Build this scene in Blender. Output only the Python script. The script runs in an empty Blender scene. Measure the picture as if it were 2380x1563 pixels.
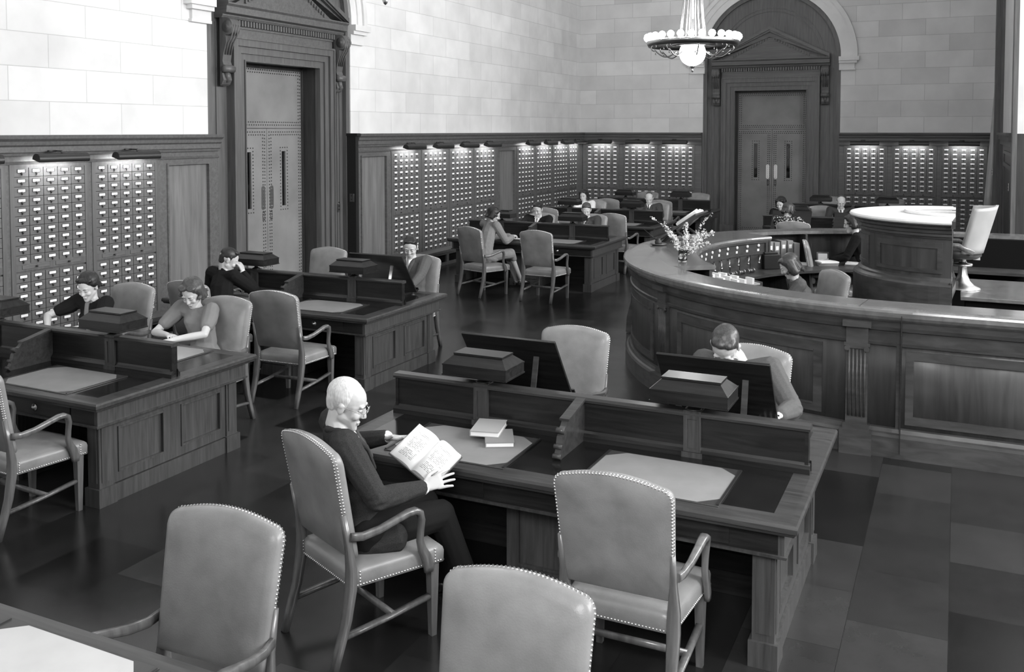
import bpy, bmesh, math, random
from mathutils import Vector, Matrix, Euler
random.seed(7)
PI=math.pi
scene=bpy.context.scene
COL=scene.collection
def R(a): return math.radians(a)

# ---------------------------------------------------------------- camera
CAM_H=2.65
cam=bpy.data.objects.new('camera',bpy.data.cameras.new('camera')); COL.objects.link(cam)
cam.data.sensor_fit='HORIZONTAL'; cam.data.sensor_width=36.0
cam.data.lens=36.0*2183/2380
cam.data.shift_x=0.0; cam.data.shift_y=-0.16058
cam.location=(0,0,CAM_H)
cam.rotation_euler=(R(90-2.5),0,R(25.4096))
cam.data.clip_start=0.05; cam.data.clip_end=200
scene.camera=cam

# ---------------------------------------------------------------- world, lights, exposure
w=bpy.data.worlds.new('world'); scene.world=w; w.use_nodes=True
w.node_tree.nodes['Background'].inputs[0].default_value=(1,1,1,1)
w.node_tree.nodes['Background'].inputs[1].default_value=0.022
scene.view_settings.view_transform='Standard'; scene.view_settings.look='None'
scene.view_settings.gamma=1.0; scene.view_settings.use_curve_mapping=False
scene.view_settings.exposure=0.15
def area(name,loc,target,sx,sy,power,spread=180):
    l=bpy.data.lights.new(name,'AREA'); l.shape='RECTANGLE'; l.size=sx; l.size_y=sy; l.energy=power; l.spread=R(spread)
    o=bpy.data.objects.new(name,l); COL.objects.link(o); o.location=loc
    d=Vector(target)-Vector(loc); o.rotation_euler=d.to_track_quat('-Z','Y').to_euler(); return o
# daylight through the high windows of the right-hand side; the two rear lights are added
RX=7.9
WIN_Y=(4.0,9.6,15.2,20.8)
for i,y in enumerate(WIN_Y):
    area('window_daylight',(RX-0.1,y,5.9),(-9.4,y-1.2,2.2),3.2,4.4,(1050,900,760,330)[i])
WFY=-3.0
area('window_daylight_rear',(0.9,WFY+0.12,5.4),(-0.35,4.6,0.6),2.3,2.6,52,spread=46)  # narrow beam from an assumed rear window, shaped to light the front chairs
area('window_daylight_rear',(-4.0,WFY+0.12,5.4),(-3.6,3.6,0.6),2.3,2.6,14)  # added fill from the unseen rear wall for the left front chairs

# ---------------------------------------------------------------- materials (the photograph is monochrome)
def g(v): return (v,v,v,1)
MATS={}
def mat(name,v,rough=0.5,spec=0.5,metal=0.0,coat=0.0,emit=None,trans=0.0):
    m=bpy.data.materials.new(name); m.use_nodes=True
    b=m.node_tree.nodes['Principled BSDF']
    b.inputs['Base Color'].default_value=g(v); b.inputs['Roughness'].default_value=rough
    if rough>=0.8 and spec==0.5: spec=0.15
    b.inputs['Metallic'].default_value=metal; b.inputs['Specular IOR Level'].default_value=spec
    b.inputs['Coat Weight'].default_value=coat; b.inputs['Coat Roughness'].default_value=0.12
    if trans: b.inputs['Transmission Weight'].default_value=trans
    if emit: b.inputs['Emission Color'].default_value=g(1); b.inputs['Emission Strength'].default_value=emit
    MATS[name]=m; return m
def N(m,t,**k):
    n=m.node_tree.nodes.new(t)
    for a,b in k.items():
        if a in n.inputs: n.inputs[a].default_value=b
        else: setattr(n,a,b)
    return n
def L(m,a,ao,b,bi): m.node_tree.links.new(a.outputs[ao],b.inputs[bi])
def ramp(m,stops):
    r=N(m,'ShaderNodeValToRGB'); e=r.color_ramp.elements
    e[0].position,e[0].color=stops[0][0],g(stops[0][1]); e[1].position,e[1].color=stops[-1][0],g(stops[-1][1])
    for p,v in stops[1:-1]:
        x=e.new(p); x.color=g(v)
    return r
def noisy(name,lo,hi,scale=(1,1,1),nscale=4.0,detail=6,bump=0.0,bscale=None,coord='Object',dist=0.0,**k):
    m=mat(name,(lo+hi)/2,**k); b=m.node_tree.nodes['Principled BSDF']
    tc=N(m,'ShaderNodeTexCoord'); mp=N(m,'ShaderNodeMapping'); mp.inputs['Scale'].default_value=scale
    L(m,tc,coord,mp,'Vector')
    nz=N(m,'ShaderNodeTexNoise',Scale=nscale,Detail=detail,Distortion=dist); L(m,mp,'Vector',nz,'Vector')
    r=ramp(m,[(0.3,lo),(0.7,hi)]); L(m,nz,'Fac',r,'Fac'); L(m,r,'Color',b,'Base Color')
    if bump:
        n2=N(m,'ShaderNodeTexNoise',Scale=bscale or nscale*4,Detail=3); L(m,mp,'Vector',n2,'Vector')
        bp=N(m,'ShaderNodeBump',Strength=bump,Distance=0.004); L(m,n2,'Fac',bp,'Height'); L(m,bp,'Normal',b,'Normal')
    return m
# wood with the grain along x, y or z
noisy('oak_z',0.085,0.135,(9,9,0.55),3,8,rough=0.42,dist=0.6,bump=0.06)
noisy('oak_x',0.085,0.135,(0.55,9,9),3,8,rough=0.42,dist=0.6)
noisy('column_wood',0.36,0.48,(9,9,0.55),3,8,rough=0.3,coat=0.3,dist=0.6)
noisy('oak_panel',0.13,0.21,(4,4,0.35),3,8,rough=0.4,dist=1.0)
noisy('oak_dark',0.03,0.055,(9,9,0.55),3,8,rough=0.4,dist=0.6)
noisy('drawer_wood',0.10,0.135,(3,3,14),3,6,rough=0.45)
noisy('walnut_x',0.008,0.022,(0.8,12,12),3,8,rough=0.3,coat=0.05,spec=0.3,dist=0.8)  # darker than the desk ends: shade of the front faces put into the colour
noisy('walnut_z',0.035,0.075,(12,12,0.8),3,8,rough=0.35,coat=0.05,spec=0.3,dist=0.8)
noisy('walnut_edge',0.032,0.062,(0.8,12,12),3,8,rough=0.28,coat=0.05,spec=0.3,dist=0.8)
noisy('desk_linoleum',0.006,0.010,(1,1,1),5,4,rough=0.16,coat=0.2)
noisy('counter_wood',0.038,0.072,(1.3,1.3,6),3,8,rough=0.36,coat=0.05,spec=0.3,dist=0.8)
noisy('counter_panel',0.036,0.066,(5,5,0.5),3,8,rough=0.4,coat=0.05,spec=0.3,dist=0.8)
noisy('counter_top',0.11,0.18,(3,3,3),2,8,rough=0.2,coat=0.5,dist=1.5)
noisy('desk_end_wood',0.040,0.078,(12,12,0.8),3,8,rough=0.33,coat=0.05,spec=0.3,dist=0.8)
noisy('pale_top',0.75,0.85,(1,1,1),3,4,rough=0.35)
noisy('chair_wood',0.08,0.15,(14,14,1.2),3,6,rough=0.3,coat=0.35)
noisy('leather',0.18,0.27,(1,1,1),6,6,rough=0.36,bump=0.15,bscale=160)
noisy('dark_leather',0.03,0.05,(1,1,1),6,6,rough=0.4)
noisy('pale_leather',0.36,0.44,(1,1,1),4,6,rough=0.4)
noisy('door_leather',0.20,0.265,(1,1,1),2.2,6,rough=0.5)
mat('stud',0.05,0.35,metal=0.6)
mat('nail',0.75,0.25,metal=0.9)
mat('brass',0.45,0.28,metal=1.0)
mat('dark_bronze',0.07,0.35,metal=0.7)
mat('steel',0.6,0.3,metal=1.0)
mat('dark_steel',0.16,0.35,metal=0.8)
mat('black',0.012,0.5)
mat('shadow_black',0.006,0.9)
mat('card',0.9,0.7)
mat('paper',0.82,0.8)
noisy('blotter',0.20,0.235,(1,1,1),5,4,rough=0.85)
noisy('blotter_pale',0.55,0.62,(1,1,1),5,4,rough=0.85)
mat('book_cloth',0.22,0.7); mat('book_cloth_pale',0.34,0.7); mat('book_cloth_dark',0.06,0.7)
noisy('tweed',0.022,0.045,(1,1,1),240,3,rough=0.9)
mat('suit_black',0.010,0.85); noisy('suit_grey',0.035,0.055,(1,1,1),180,3,rough=0.9)
noisy('suit_mid',0.08,0.11,(1,1,1),180,3,rough=0.9)
mat('dress_black',0.011,0.85); noisy('dress_grey',0.17,0.2,(1,1,1),6,4,rough=0.85)
noisy('dress_pale',0.3,0.36,(1,1,1),8,4,rough=0.85); noisy('suit_pale',0.17,0.25,(1,1,1),150,3,rough=0.9); mat('white_cloth',0.8,0.8); mat('tie_dark',0.03,0.7); mat('tie_grey',0.18,0.7)
mat('skin',0.50,0.5); mat('lips',0.34,0.5); mat('lash',0.03,0.6); mat('stocking',0.40,0.55)
noisy('hair_dark',0.008,0.028,(30,30,6),4,4,rough=0.42); noisy('hair_mid',0.03,0.09,(30,30,6),4,4,rough=0.4)
noisy('hair_grey',0.45,0.72,(30,30,6),4,4,rough=0.55); noisy('hair_brown',0.02,0.07,(40,40,8),4,4,rough=0.38)
mat('shoe',0.012,0.3)
mat('lamp_glow',1,emit=6); mat('chandelier_glow',1,emit=28); mat('globe_glow',1,emit=14)
mat('white_metal',0.75,0.3)
noisy('wool_carpet',0.01,0.014,rough=0.9)
noisy('floor_under',0.02,0.03,rough=0.8)
def floral():
    m=mat('patterned_cloth',0.05,0.85); b=m.node_tree.nodes['Principled BSDF']
    tc=N(m,'ShaderNodeTexCoord'); v=N(m,'ShaderNodeTexVoronoi',Scale=34.0); L(m,tc,'Object',v,'Vector')
    r=ramp(m,[(0.30,0.62),(0.42,0.02)]); L(m,v,'Distance',r,'Fac'); L(m,r,'Color',b,'Base Color')
floral()
def glass():
    m=mat('glass',0.95,0.03,trans=1.0); m.node_tree.nodes['Principled BSDF'].inputs['IOR'].default_value=1.45
glass()
def stone():
    for nm,swap in (('stone_left',(1,2)),('stone_back',(0,2))):
        m=mat(nm,0.8,0.75); b=m.node_tree.nodes['Principled BSDF']
        ge=N(m,'ShaderNodeTexCoord'); sp=N(m,'ShaderNodeSeparateXYZ'); L(m,ge,'Object',sp,'Vector')
        cb=N(m,'ShaderNodeCombineXYZ'); L(m,sp,swap[0],cb,0); L(m,sp,swap[1],cb,1)
        mp=N(m,'ShaderNodeMapping'); mp.inputs['Location'].default_value=(0.23,-2.60+0.385*8,0); L(m,cb,'Vector',mp,'Vector')
        bt=N(m,'ShaderNodeTexBrick',Scale=1.0); bt.offset=0.5
        bt.inputs['Brick Width'].default_value=1.03; bt.inputs['Row Height'].default_value=0.385
        bt.inputs['Mortar Size'].default_value=0.006; bt.inputs['Mortar Smooth'].default_value=0.6
        hi=(0.86,0.76,0.58) if nm=='stone_left' else (0.80,0.66,0.50)
        bt.inputs['Color1'].default_value=g(hi[0]); bt.inputs['Color2'].default_value=g(hi[1]); bt.inputs['Mortar'].default_value=g(hi[2])
        L(m,mp,'Vector',bt,'Vector')
        nz=N(m,'ShaderNodeTexNoise',Scale=1.7,Detail=5); L(m,ge,'Object',nz,'Vector')
        r=ramp(m,[(0.3,0.9),(0.7,1.05)]); L(m,nz,'Fac',r,'Fac')
        mx=N(m,'ShaderNodeMix'); mx.data_type='RGBA'; mx.blend_type='MULTIPLY'; mx.inputs[0].default_value=1.0
        m.node_tree.links.new(bt.outputs['Color'],mx.inputs[6]); m.node_tree.links.new(r.outputs['Color'],mx.inputs[7])
        m.node_tree.links.new(mx.outputs[2],b.inputs['Base Color'])
        bp=N(m,'ShaderNodeBump',Strength=0.25,Distance=0.01); bp.invert=True
        L(m,bt,'Fac',bp,'Height'); L(m,bp,'Normal',b,'Normal')
    m=noisy('stone_plain',0.70,0.80,(1,1,1),2,5,rough=0.75)
stone()
def floor_mat():
    m=mat('cork_tile',0.03,0.22,coat=0.0,spec=0.35); b=m.node_tree.nodes['Principled BSDF']
    tc=N(m,'ShaderNodeTexCoord')
    mp=N(m,'ShaderNodeMapping'); mp.inputs['Rotation'].default_value=(0,0,R(90)); L(m,tc,'Object',mp,'Vector')
    bt=N(m,'ShaderNodeTexBrick',Scale=1.0); bt.offset=0.5
    bt.inputs['Brick Width'].default_value=0.66; bt.inputs['Row Height'].default_value=0.50; bt.inputs['Mortar Size'].default_value=0.0015
    bt.inputs['Bias'].default_value=0.0
    bt.inputs['Color1'].default_value=g(0.005); bt.inputs['Color2'].default_value=g(0.036); bt.inputs['Mortar'].default_value=g(0.01)
    L(m,mp,'Vector',bt,'Vector')
    nz=N(m,'ShaderNodeTexNoise',Scale=3,Detail=10,Roughness=0.7); L(m,tc,'Object',nz,'Vector'); r=ramp(m,[(0.3,0.8),(0.7,1.15)]); L(m,nz,'Fac',r,'Fac')
    mx=N(m,'ShaderNodeMix'); mx.data_type='RGBA'; mx.blend_type='MULTIPLY'; mx.inputs[0].default_value=1.0
    m.node_tree.links.new(bt.outputs['Color'],mx.inputs[6]); m.node_tree.links.new(r.outputs['Color'],mx.inputs[7])
    m.node_tree.links.new(mx.outputs[2],b.inputs['Base Color'])
    r2=ramp(m,[(0.3,0.20),(0.7,0.27)]); L(m,nz,'Fac',r2,'Fac'); L(m,r2,'Color',b,'Roughness')
floor_mat()
def print_mat():
    m=mat('printed_page',0.8,0.8); b=m.node_tree.nodes['Principled BSDF']
    tc=N(m,'ShaderNodeTexCoord'); sp=N(m,'ShaderNodeSeparateXYZ'); L(m,tc,'UV',sp,'Vector')
    def mth(op,a,bv=None,c=None):
        n=N(m,'ShaderNodeMath'); n.operation=op
        for i,x in enumerate((a,bv,c)):
            if x is None: continue
            if isinstance(x,(int,float)): n.inputs[i].default_value=x
            else: m.node_tree.links.new(x,n.inputs[i])
        return n.outputs[0]
    u,v=sp.outputs[0],sp.outputs[1]
    lines=mth('LESS_THAN',mth('FRACT',mth('MULTIPLY',v,28.0)),0.38)
    cb=N(m,'ShaderNodeCombineXYZ'); m.node_tree.links.new(mth('MULTIPLY',u,9.0),cb.inputs[0]); m.node_tree.links.new(mth('MULTIPLY',mth('FLOOR',mth('MULTIPLY',v,28.0)),3.7),cb.inputs[1])
    nz=N(m,'ShaderNodeTexNoise',Scale=2.0,Detail=1); L(m,cb,'Vector',nz,'Vector')
    words=mth('GREATER_THAN',nz.outputs['Fac'],0.46)
    block=mth('GREATER_THAN',mth('ABSOLUTE',mth('SINE',mth('MULTIPLY',v,8.5))),0.25)
    mu=mth('MULTIPLY',mth('GREATER_THAN',u,0.2),mth('LESS_THAN',u,0.8))
    mv=mth('MULTIPLY',mth('GREATER_THAN',v,0.14),mth('LESS_THAN',v,0.86))
    k=mth('MULTIPLY',mth('MULTIPLY',lines,words),mth('MULTIPLY',mth('MULTIPLY',mu,mv),block))
    r=ramp(m,[(0.0,0.78),(1.0,0.22)]); m.node_tree.links.new(k,r.inputs['Fac']); L(m,r,'Color',b,'Base Color')
print_mat()

# ---------------------------------------------------------------- mesh helpers
def mlist(ms): return [MATS[x] for x in ms]
def link(name,me,parent=None,mtx=None):
    o=bpy.data.objects.new(name,me); COL.objects.link(o)
    if parent: o.parent=parent
    if mtx is not None: o.matrix_world=mtx
    return o
class MB:
    def __init__(s,f=None): s.b=bmesh.new(); s.f=f; s.mi=0
    def v(s,p):
        p=Vector(p)
        return s.b.verts.new(s.f(p) if s.f else p)
    def face(s,vs,mi=None,smooth=False):
        try: f=s.b.faces.new(vs)
        except ValueError: return None
        f.material_index=s.mi if mi is None else mi; f.smooth=smooth; return f
    def box(s,x0,x1,y0,y1,z0,z1,mi=None,bev=0.0,top=None):
        # top=(dx,dy): inset of the top face
        dx,dy=top or (0,0)
        s.k=getattr(s,'k',0)+1; e=((s.k*5)%11)*0.00004    # keeps touching boxes from sharing a plane
        x0-=e; y0-=e; z0-=e; x1+=e; y1+=e; z1+=e
        P=[(x0,y0,z0),(x1,y0,z0),(x1,y1,z0),(x0,y1,z0),(x0+dx,y0+dy,z1),(x1-dx,y0+dy,z1),(x1-dx,y1-dy,z1),(x0+dx,y1-dy,z1)]
        vs=[s.v(p) for p in P]; fs=[]
        for q in ((3,2,1,0),(4,5,6,7),(0,1,5,4),(1,2,6,5),(2,3,7,6),(3,0,4,7)): fs.append(s.face([vs[i] for i in q],mi))
        if bev:
            es=list({e for f in fs for e in f.edges})
            r=bmesh.ops.bevel(s.b,geom=es,offset=bev,segments=2,affect='EDGES',profile=0.6)
            for f in r['faces']: f.smooth=True
        return vs
    def prism(s,pts,axis,a0,a1,mi=None,smooth=False):
        # pts: 2D outline, extruded along axis ('x': pts are (y,z); 'y': (x,z); 'z': (x,y))
        def P(p,a): return {'x':(a,p[0],p[1]),'y':(p[0],a,p[1]),'z':(p[0],p[1],a)}[axis]
        A=[s.v(P(p,a0)) for p in pts]; B=[s.v(P(p,a1)) for p in pts]; n=len(pts)
        s.face(A[::-1],mi); s.face(B,mi)
        for i in range(n): s.face([A[i],A[(i+1)%n],B[(i+1)%n],B[i]],mi,smooth)
    def lathe(s,prof,c=(0,0,0),seg=24,mi=None,smooth=True,axis='z',a0=0,a1=2*PI):
        full=abs(a1-a0-2*PI)<1e-6; n=seg if full else seg+1; rings=[]
        for r,z in prof:
            ring=[]
            for i in range(n):
                a=a0+(a1-a0)*i/seg; x,y=r*math.cos(a),r*math.sin(a)
                p={'z':(x,y,z),'x':(z,x,y),'y':(x,z,y)}[axis]
                ring.append(s.v((c[0]+p[0],c[1]+p[1],c[2]+p[2])))
            rings.append(ring)
        for j in range(len(rings)-1):
            for i in range(n if full else n-1):
                k=(i+1)%n; s.face([rings[j][i],rings[j][k],rings[j+1][k],rings[j+1][i]],mi,smooth)
        if full:
            if prof[0][0]>1e-5: s.face(rings[0][::-1],mi)
            if prof[-1][0]>1e-5: s.face(rings[-1],mi)
        return rings
    def tube(s,pts,rad,seg=8,mi=None,sq=None,caps=True,smooth=True,up=None):
        # rad: number, (rx,ry) or list of them
        pts=[Vector(p) for p in pts]; n=len(pts); rings=[]; u=Vector(up) if up else None
        for i,p in enumerate(pts):
            t=(pts[min(i+1,n-1)]-pts[max(i-1,0)]).normalized()
            if u is None: u=Vector((0,0,1)) if abs(t.z)<0.9 else Vector((1,0,0))
            a=t.cross(u)
            if a.length<1e-4: a=t.orthogonal()
            a.normalize(); b=a.cross(t).normalized(); 
            if not up: u=b
            r=rad[i] if isinstance(rad,list) else rad
            rx,ry=(r if isinstance(r,(tuple,list)) else (r,r)); ring=[]
            for k in range(seg):
                th=2*PI*(k+0.5)/seg; ca,sa=math.cos(th),math.sin(th)
                if sq:
                    e=sq; ca=math.copysign(abs(ca)**e,ca); sa=math.copysign(abs(sa)**e,sa)
                ring.append(s.v(p+a*rx*ca+b*ry*sa))
            rings.append(ring)
        for j in range(n-1):
            for k in range(seg): s.face([rings[j][k],rings[j][(k+1)%seg],rings[j+1][(k+1)%seg],rings[j+1][k]],mi,smooth)
        if caps: s.face(rings[0][::-1],mi); s.face(rings[-1],mi)
    def sweep(s,prof,path,mi=None,closed=False,smooth=False,caps=True):
        # prof: closed outline of (offset,z); path: list of (x,y); offset to the right-hand side of the travel direction
        n=len(path); P=[Vector((p[0],p[1],0)) for p in path]; rings=[]
        for i in range(n):
            if closed: d0=(P[i]-P[i-1]).normalized(); d1=(P[(i+1)%n]-P[i]).normalized()
            else:
                d0=(P[i]-P[i-1]).normalized() if i>0 else (P[1]-P[0]).normalized()
                d1=(P[i+1]-P[i]).normalized() if i<n-1 else d0
            n0=Vector((d0.y,-d0.x,0)); n1=Vector((d1.y,-d1.x,0)); m=(n0+n1)
            m=m.normalized(); k=1/max(0.3,m.dot(n0)); m=m*k
            rings.append([s.v((P[i].x+m.x*o,P[i].y+m.y*o,z)) for o,z in prof])
        q=len(prof)
        for i in range(n if closed else n-1):
            A=rings[i];B=rings[(i+1)%n]
            for k in range(q): s.face([A[k],A[(k+1)%q],B[(k+1)%q],B[k]],mi,smooth)
        if not closed and caps: s.face(rings[0][::-1],mi); s.face(rings[-1],mi)
    def sphere(s,c,r,mi=None,sub=2,smooth=True):
        r=r if isinstance(r,(tuple,list)) else (r,r,r)
        n0=len(s.b.verts)
        res=bmesh.ops.create_icosphere(s.b,subdivisions=sub,radius=1.0)
        for v in res['verts']:
            p=Vector((c[0]+v.co.x*r[0],c[1]+v.co.y*r[1],c[2]+v.co.z*r[2])); v.co=s.f(p) if s.f else p
        for f in {f for v in res['verts'] for f in v.link_faces}: f.material_index=s.mi if mi is None else mi; f.smooth=smooth
    def mesh(s,name,ms,recalc=True):
        if recalc: bmesh.ops.recalc_face_normals(s.b,faces=s.b.faces[:])
        me=bpy.data.meshes.new(name); s.b.to_mesh(me); s.b.free()
        for m in mlist(ms): me.materials.append(m)
        return me
    def build(s,name,ms,parent=None,recalc=True):
        return link(name,s.mesh(name,ms,recalc),parent)
def empty(name,loc=(0,0,0),rz=0.0):
    o=bpy.data.objects.new(name,None); COL.objects.link(o); o.location=loc; o.rotation_euler=(0,0,rz); o.empty_display_size=0.1; return o
def tag(o,label=None,cat=None,group=None,kind=None):
    if label: o['label']=label
    if cat: o['category']=cat
    if group: o['group']=group
    if kind: o['kind']=kind
    return o
def struct(o): o['kind']='structure'; return o
KIDS={}
def kids(o): return [c for c in bpy.data.objects if c.parent==o]
def snapshot(o): return (o,[snapshot(c) for c in kids(o)])
def copy_snap(sn,parent=None):
    o=sn[0].copy(); COL.objects.link(o)
    if parent: o.parent=parent
    for c in sn[1]: copy_snap(c,o)
    return o
# ================================================================ THE SETTING
XS,YS=-9.45,24.30          # stone faces of the left and back wall
XC,YC=-9.35,24.20          # faces of the panelling
WH=9.5
b=MB(); b.box(-10.6,RX,WFY,25.4,-0.2,0.0); struct(b.build('floor',['cork_tile']))
b=MB(); b.box(-10.6,RX,WFY,25.4,WH,WH+0.2); struct(b.build('ceiling',['stone_plain']))
# wall with a row of openings, u along, z up
def wall_open(b,mapf,u0,u1,openings,z1,depth,arch=True):
    """openings: list (centre, halfwidth, spring z or (z0,z1) rectangle)"""
    cuts=[u0]
    def quad(a,bb,c,d): b.face([b.v(mapf(*p)) for p in (a,bb,c,d)])
    cur=u0
    for c,hw,zz in sorted(openings):
        quad((cur,0,0),(c-hw,0,0),(c-hw,0,z1),(cur,0,z1))
        if isinstance(zz,tuple):
            za,zb=zz
            quad((c-hw,0,0),(c+hw,0,0),(c+hw,0,za),(c-hw,0,za)); quad((c-hw,0,zb),(c+hw,0,zb),(c+hw,0,z1),(c-hw,0,z1))
            for (p,q) in (((c-hw,za),(c+hw,za)),((c+hw,za),(c+hw,zb)),((c+hw,zb),(c-hw,zb)),((c-hw,zb),(c-hw,za))):
                quad((p[0],0,p[1]),(q[0],0,q[1]),(q[0],-depth,q[1]),(p[0],-depth,p[1]))
        else:
            n=32; pts=[(c-hw*math.cos(PI*i/n),zz+hw*math.sin(PI*i/n)) for i in range(n+1)]
            for i in range(n):
                a,d=pts[i],pts[i+1]
                quad((a[0],0,a[1]),(d[0],0,d[1]),(d[0],0,z1),(a[0],0,z1))
                quad((a[0],0,a[1]),(d[0],0,d[1]),(d[0],-depth,d[1]),(a[0],-depth,a[1]))
            for s in (-1,1): quad((c+s*hw,0,0),(c+s*hw,0,zz),(c+s*hw,-depth,zz),(c+s*hw,-depth,0))
        cur=c+hw
    quad((cur,0,0),(u1,0,0),(u1,0,z1),(cur,0,z1))
mapL=lambda u,v,z:(XS+v,u,z)
mapB=lambda u,v,z:(u,YS-v,z)
DLc,DBc=11.72,-4.33
SPR=4.46; HW=1.70
def mk_wall(name,mapf,u0,u1,ops,mats,depth=0.16):
    b=MB(); wall_open(b,mapf,u0,u1,ops,WH,depth); return struct(b.build(name,mats,recalc=False))
mk_wall('wall_left',mapL,WFY,YS,[(DLc,HW,SPR)],['stone_left'])
mk_wall('wall_back',mapB,XS,RX,[(DBc,HW,SPR)],['stone_back'])
mk_wall('wall_right',lambda u,v,z:(RX-v,u,z),WFY,YS,[(y,1.65,(4.0,8.8)) for y in WIN_Y],['stone_plain'],0.4)
mk_wall('wall_front',lambda u,v,z:(u,WFY+v,z),XS,RX,[(x,1.3,(4.0,6.9)) for x in (-4.0,0.9)],['stone_plain'],0.4)
# glazed windows
def window(n,mapf,c,hw,z0,z1):
    b=MB(lambda p:Vector(mapf(*p))); 
    for k in range(5): u=c-hw+2*hw*k/4; b.box(u-0.03,u+0.03,-0.35,-0.28,z0,z1,0)
    for k in range(7): z=z0+(z1-z0)*k/6; b.box(c-hw,c+hw,-0.35,-0.28,z-0.03,z+0.03,0)
    o=struct(b.build('window_%d'%n,['dark_bronze']))
    b=MB(lambda p:Vector(mapf(*p))); b.box(c-hw,c+hw,-0.39,-0.385,z0,z1); b.build('pane',['glass'],o)
for i,y in enumerate(WIN_Y): window(i+1,lambda u,v,z:(RX-v,u,z),y,1.65,4.0,8.8)
for i,x in enumerate((-4.0,0.9)): window(i+5,lambda u,v,z:(u,WFY+v,z),x,1.3,4.0,6.9)

# ---------------------------------------------------------------- door cases
def door_case(n,mapf,c):
    F=lambda p:Vector(mapf(c+p.x,p.y,p.z))
    root=struct(empty('door_%d'%n))
    root['label']='tall studded leather double door in an arched wooden case with pediment'
    def part(name,b,ms,parent=None):
        return b.build(name,ms,parent or root)
    # wooden infill of the arch
    b=MB(F); k=28
    pts=[(-HW,0),]+[(-HW*math.cos(PI*i/k),SPR+HW*math.sin(PI*i/k)) for i in range(k+1)]+[(HW,0)]
    # leave the doorway open
    def inner(z): return 1.0
    for sgn in (-1,1): b.box(min(sgn*HW,sgn*0.92),max(sgn*HW,sgn*0.92),-0.14,-0.10,0,3.7)
    up=[(-HW,3.7)]+[(-HW*math.cos(PI*i/k),SPR+HW*math.sin(PI*i/k)) for i in range(k+1)]+[(HW,3.7)]
    b.prism([(p[0],p[1]) for p in up],'y',-0.14,-0.10)
    # arched moulding ring on the infill
    for r0,r1,vv in ((1.60,1.70,-0.02),(1.28,1.31,-0.085),(1.20,1.22,-0.085)):
        for i in range(k):
            a0,a1=PI*i/k,PI*(i+1)/k
            A=[(-r*math.cos(a),SPR+r*math.sin(a)) for r,a in ((r0,a0),(r1,a0),(r1,a1),(r0,a1))]
            b.prism(A,'y',-0.12,vv)
    for sgn in (-1,1):
        for u0,u1,vv in ((1.60,1.70,-0.02),(1.50,1.53,-0.085),(1.42,1.44,-0.085)):
            b.box(min(sgn*u0,sgn*u1),max(sgn*u0,sgn*u1),-0.11,vv,0,SPR if u0>1.55 else 4.2)
    part('arch_infill',b,['oak_z'])
    # architrave (three stepped bands, mitred)
    b=MB(F)
    for u0,u1,v1,zt in ((0.90,1.00,-0.04,3.68+0.02),(1.00,1.10,-0.01,3.80),(1.10,1.20,0.03,3.93)):
        w=u1-u0
        for sgn in (-1,1): b.box(min(sgn*u0,sgn*u1),max(sgn*u0,sgn*u1),-0.12,v1,0,3.68+u1-0.90)
        b.box(-u0,u0,-0.12,v1,3.68+u0-0.90,3.68+u1-0.90)
    for sgn in (-1,1):
        b.box(min(sgn*0.885,sgn*0.905),max(sgn*0.885,sgn*0.905),-0.12,-0.02,0,3.69); b.box(min(sgn*1.185,sgn*1.215),max(sgn*1.185,sgn*1.215),-0.12,0.05,0,4.0)
        b.box(min(sgn*0.88,sgn*1.23),max(sgn*0.88,sgn*1.23),-0.12,0.05,0,0.22)
    b.box(-1.2,1.2,-0.12,0.05,3.98,4.01); b.box(-0.9,0.9,-0.12,-0.02,3.67,3.69)
    part('architrave',b,['oak_z'])
    # reveal
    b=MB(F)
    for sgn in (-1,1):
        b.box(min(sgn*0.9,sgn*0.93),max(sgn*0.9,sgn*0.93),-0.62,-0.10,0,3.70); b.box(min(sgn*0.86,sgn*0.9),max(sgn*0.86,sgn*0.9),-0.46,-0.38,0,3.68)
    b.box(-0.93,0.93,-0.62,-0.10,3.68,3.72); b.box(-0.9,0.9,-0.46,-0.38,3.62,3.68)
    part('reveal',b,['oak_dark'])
    # frieze, cornice, dentils
    b=MB(F); b.box(-1.22,1.22,-0.12,-0.02,4.0,4.25); b.box(-1.22,1.22,-0.12,0.0,4.13,4.16)
    part('frieze',b,['oak_x'])
    b=MB(F)
    for k2 in range(40): u=-1.20+2.40*k2/39; b.box(u-0.018,u+0.018,-0.05,0.04,4.165,4.245)
    part('dentils',b,['oak_z'])
    b=MB(F); b.prism([(-0.12,4.25),(0.04,4.25),(0.06,4.285),(0.06,4.30),(0.13,4.32),(0.14,4.41),(0.17,4.44),(0.17,4.46),(-0.12,4.46)],'x',-1.45,1.45)
    part('cornice',b,['oak_x'])
    # pediment
    b=MB(F); zb,za=4.46,5.19; hw=1.45
    b.prism([(-hw+0.25,zb),(hw-0.25,zb),(0,za-0.13)],'y',-0.12,0.02)
    sl=math.atan2(za-zb,hw)
    for sgn in (-1,1):
        for (o0,o1,v1) in ((0.0,0.07,0.17),(-0.05,0.0,0.13),(-0.16,-0.05,0.07)):
            ny=math.cos(sl)
            A=[(sgn*hw,zb+o0/ny),(0,za+o0/ny),(0,za+o1/ny),(sgn*hw,zb+o1/ny)]
            A=[(p[0],max(p[1],zb-0.002)) for p in A]
            b.prism(A,'y',-0.12,v1-0.0)
        for q in range(19):
            t=0.13+0.85*q/19; u=sgn*hw*(1-t); z=zb+(za-zb)*t-0.215
            if z>zb+0.03: b.box(u-0.018,u+0.018,0.0,0.05,z,z+0.06)
    part('pediment',b,['oak_x'])
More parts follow.
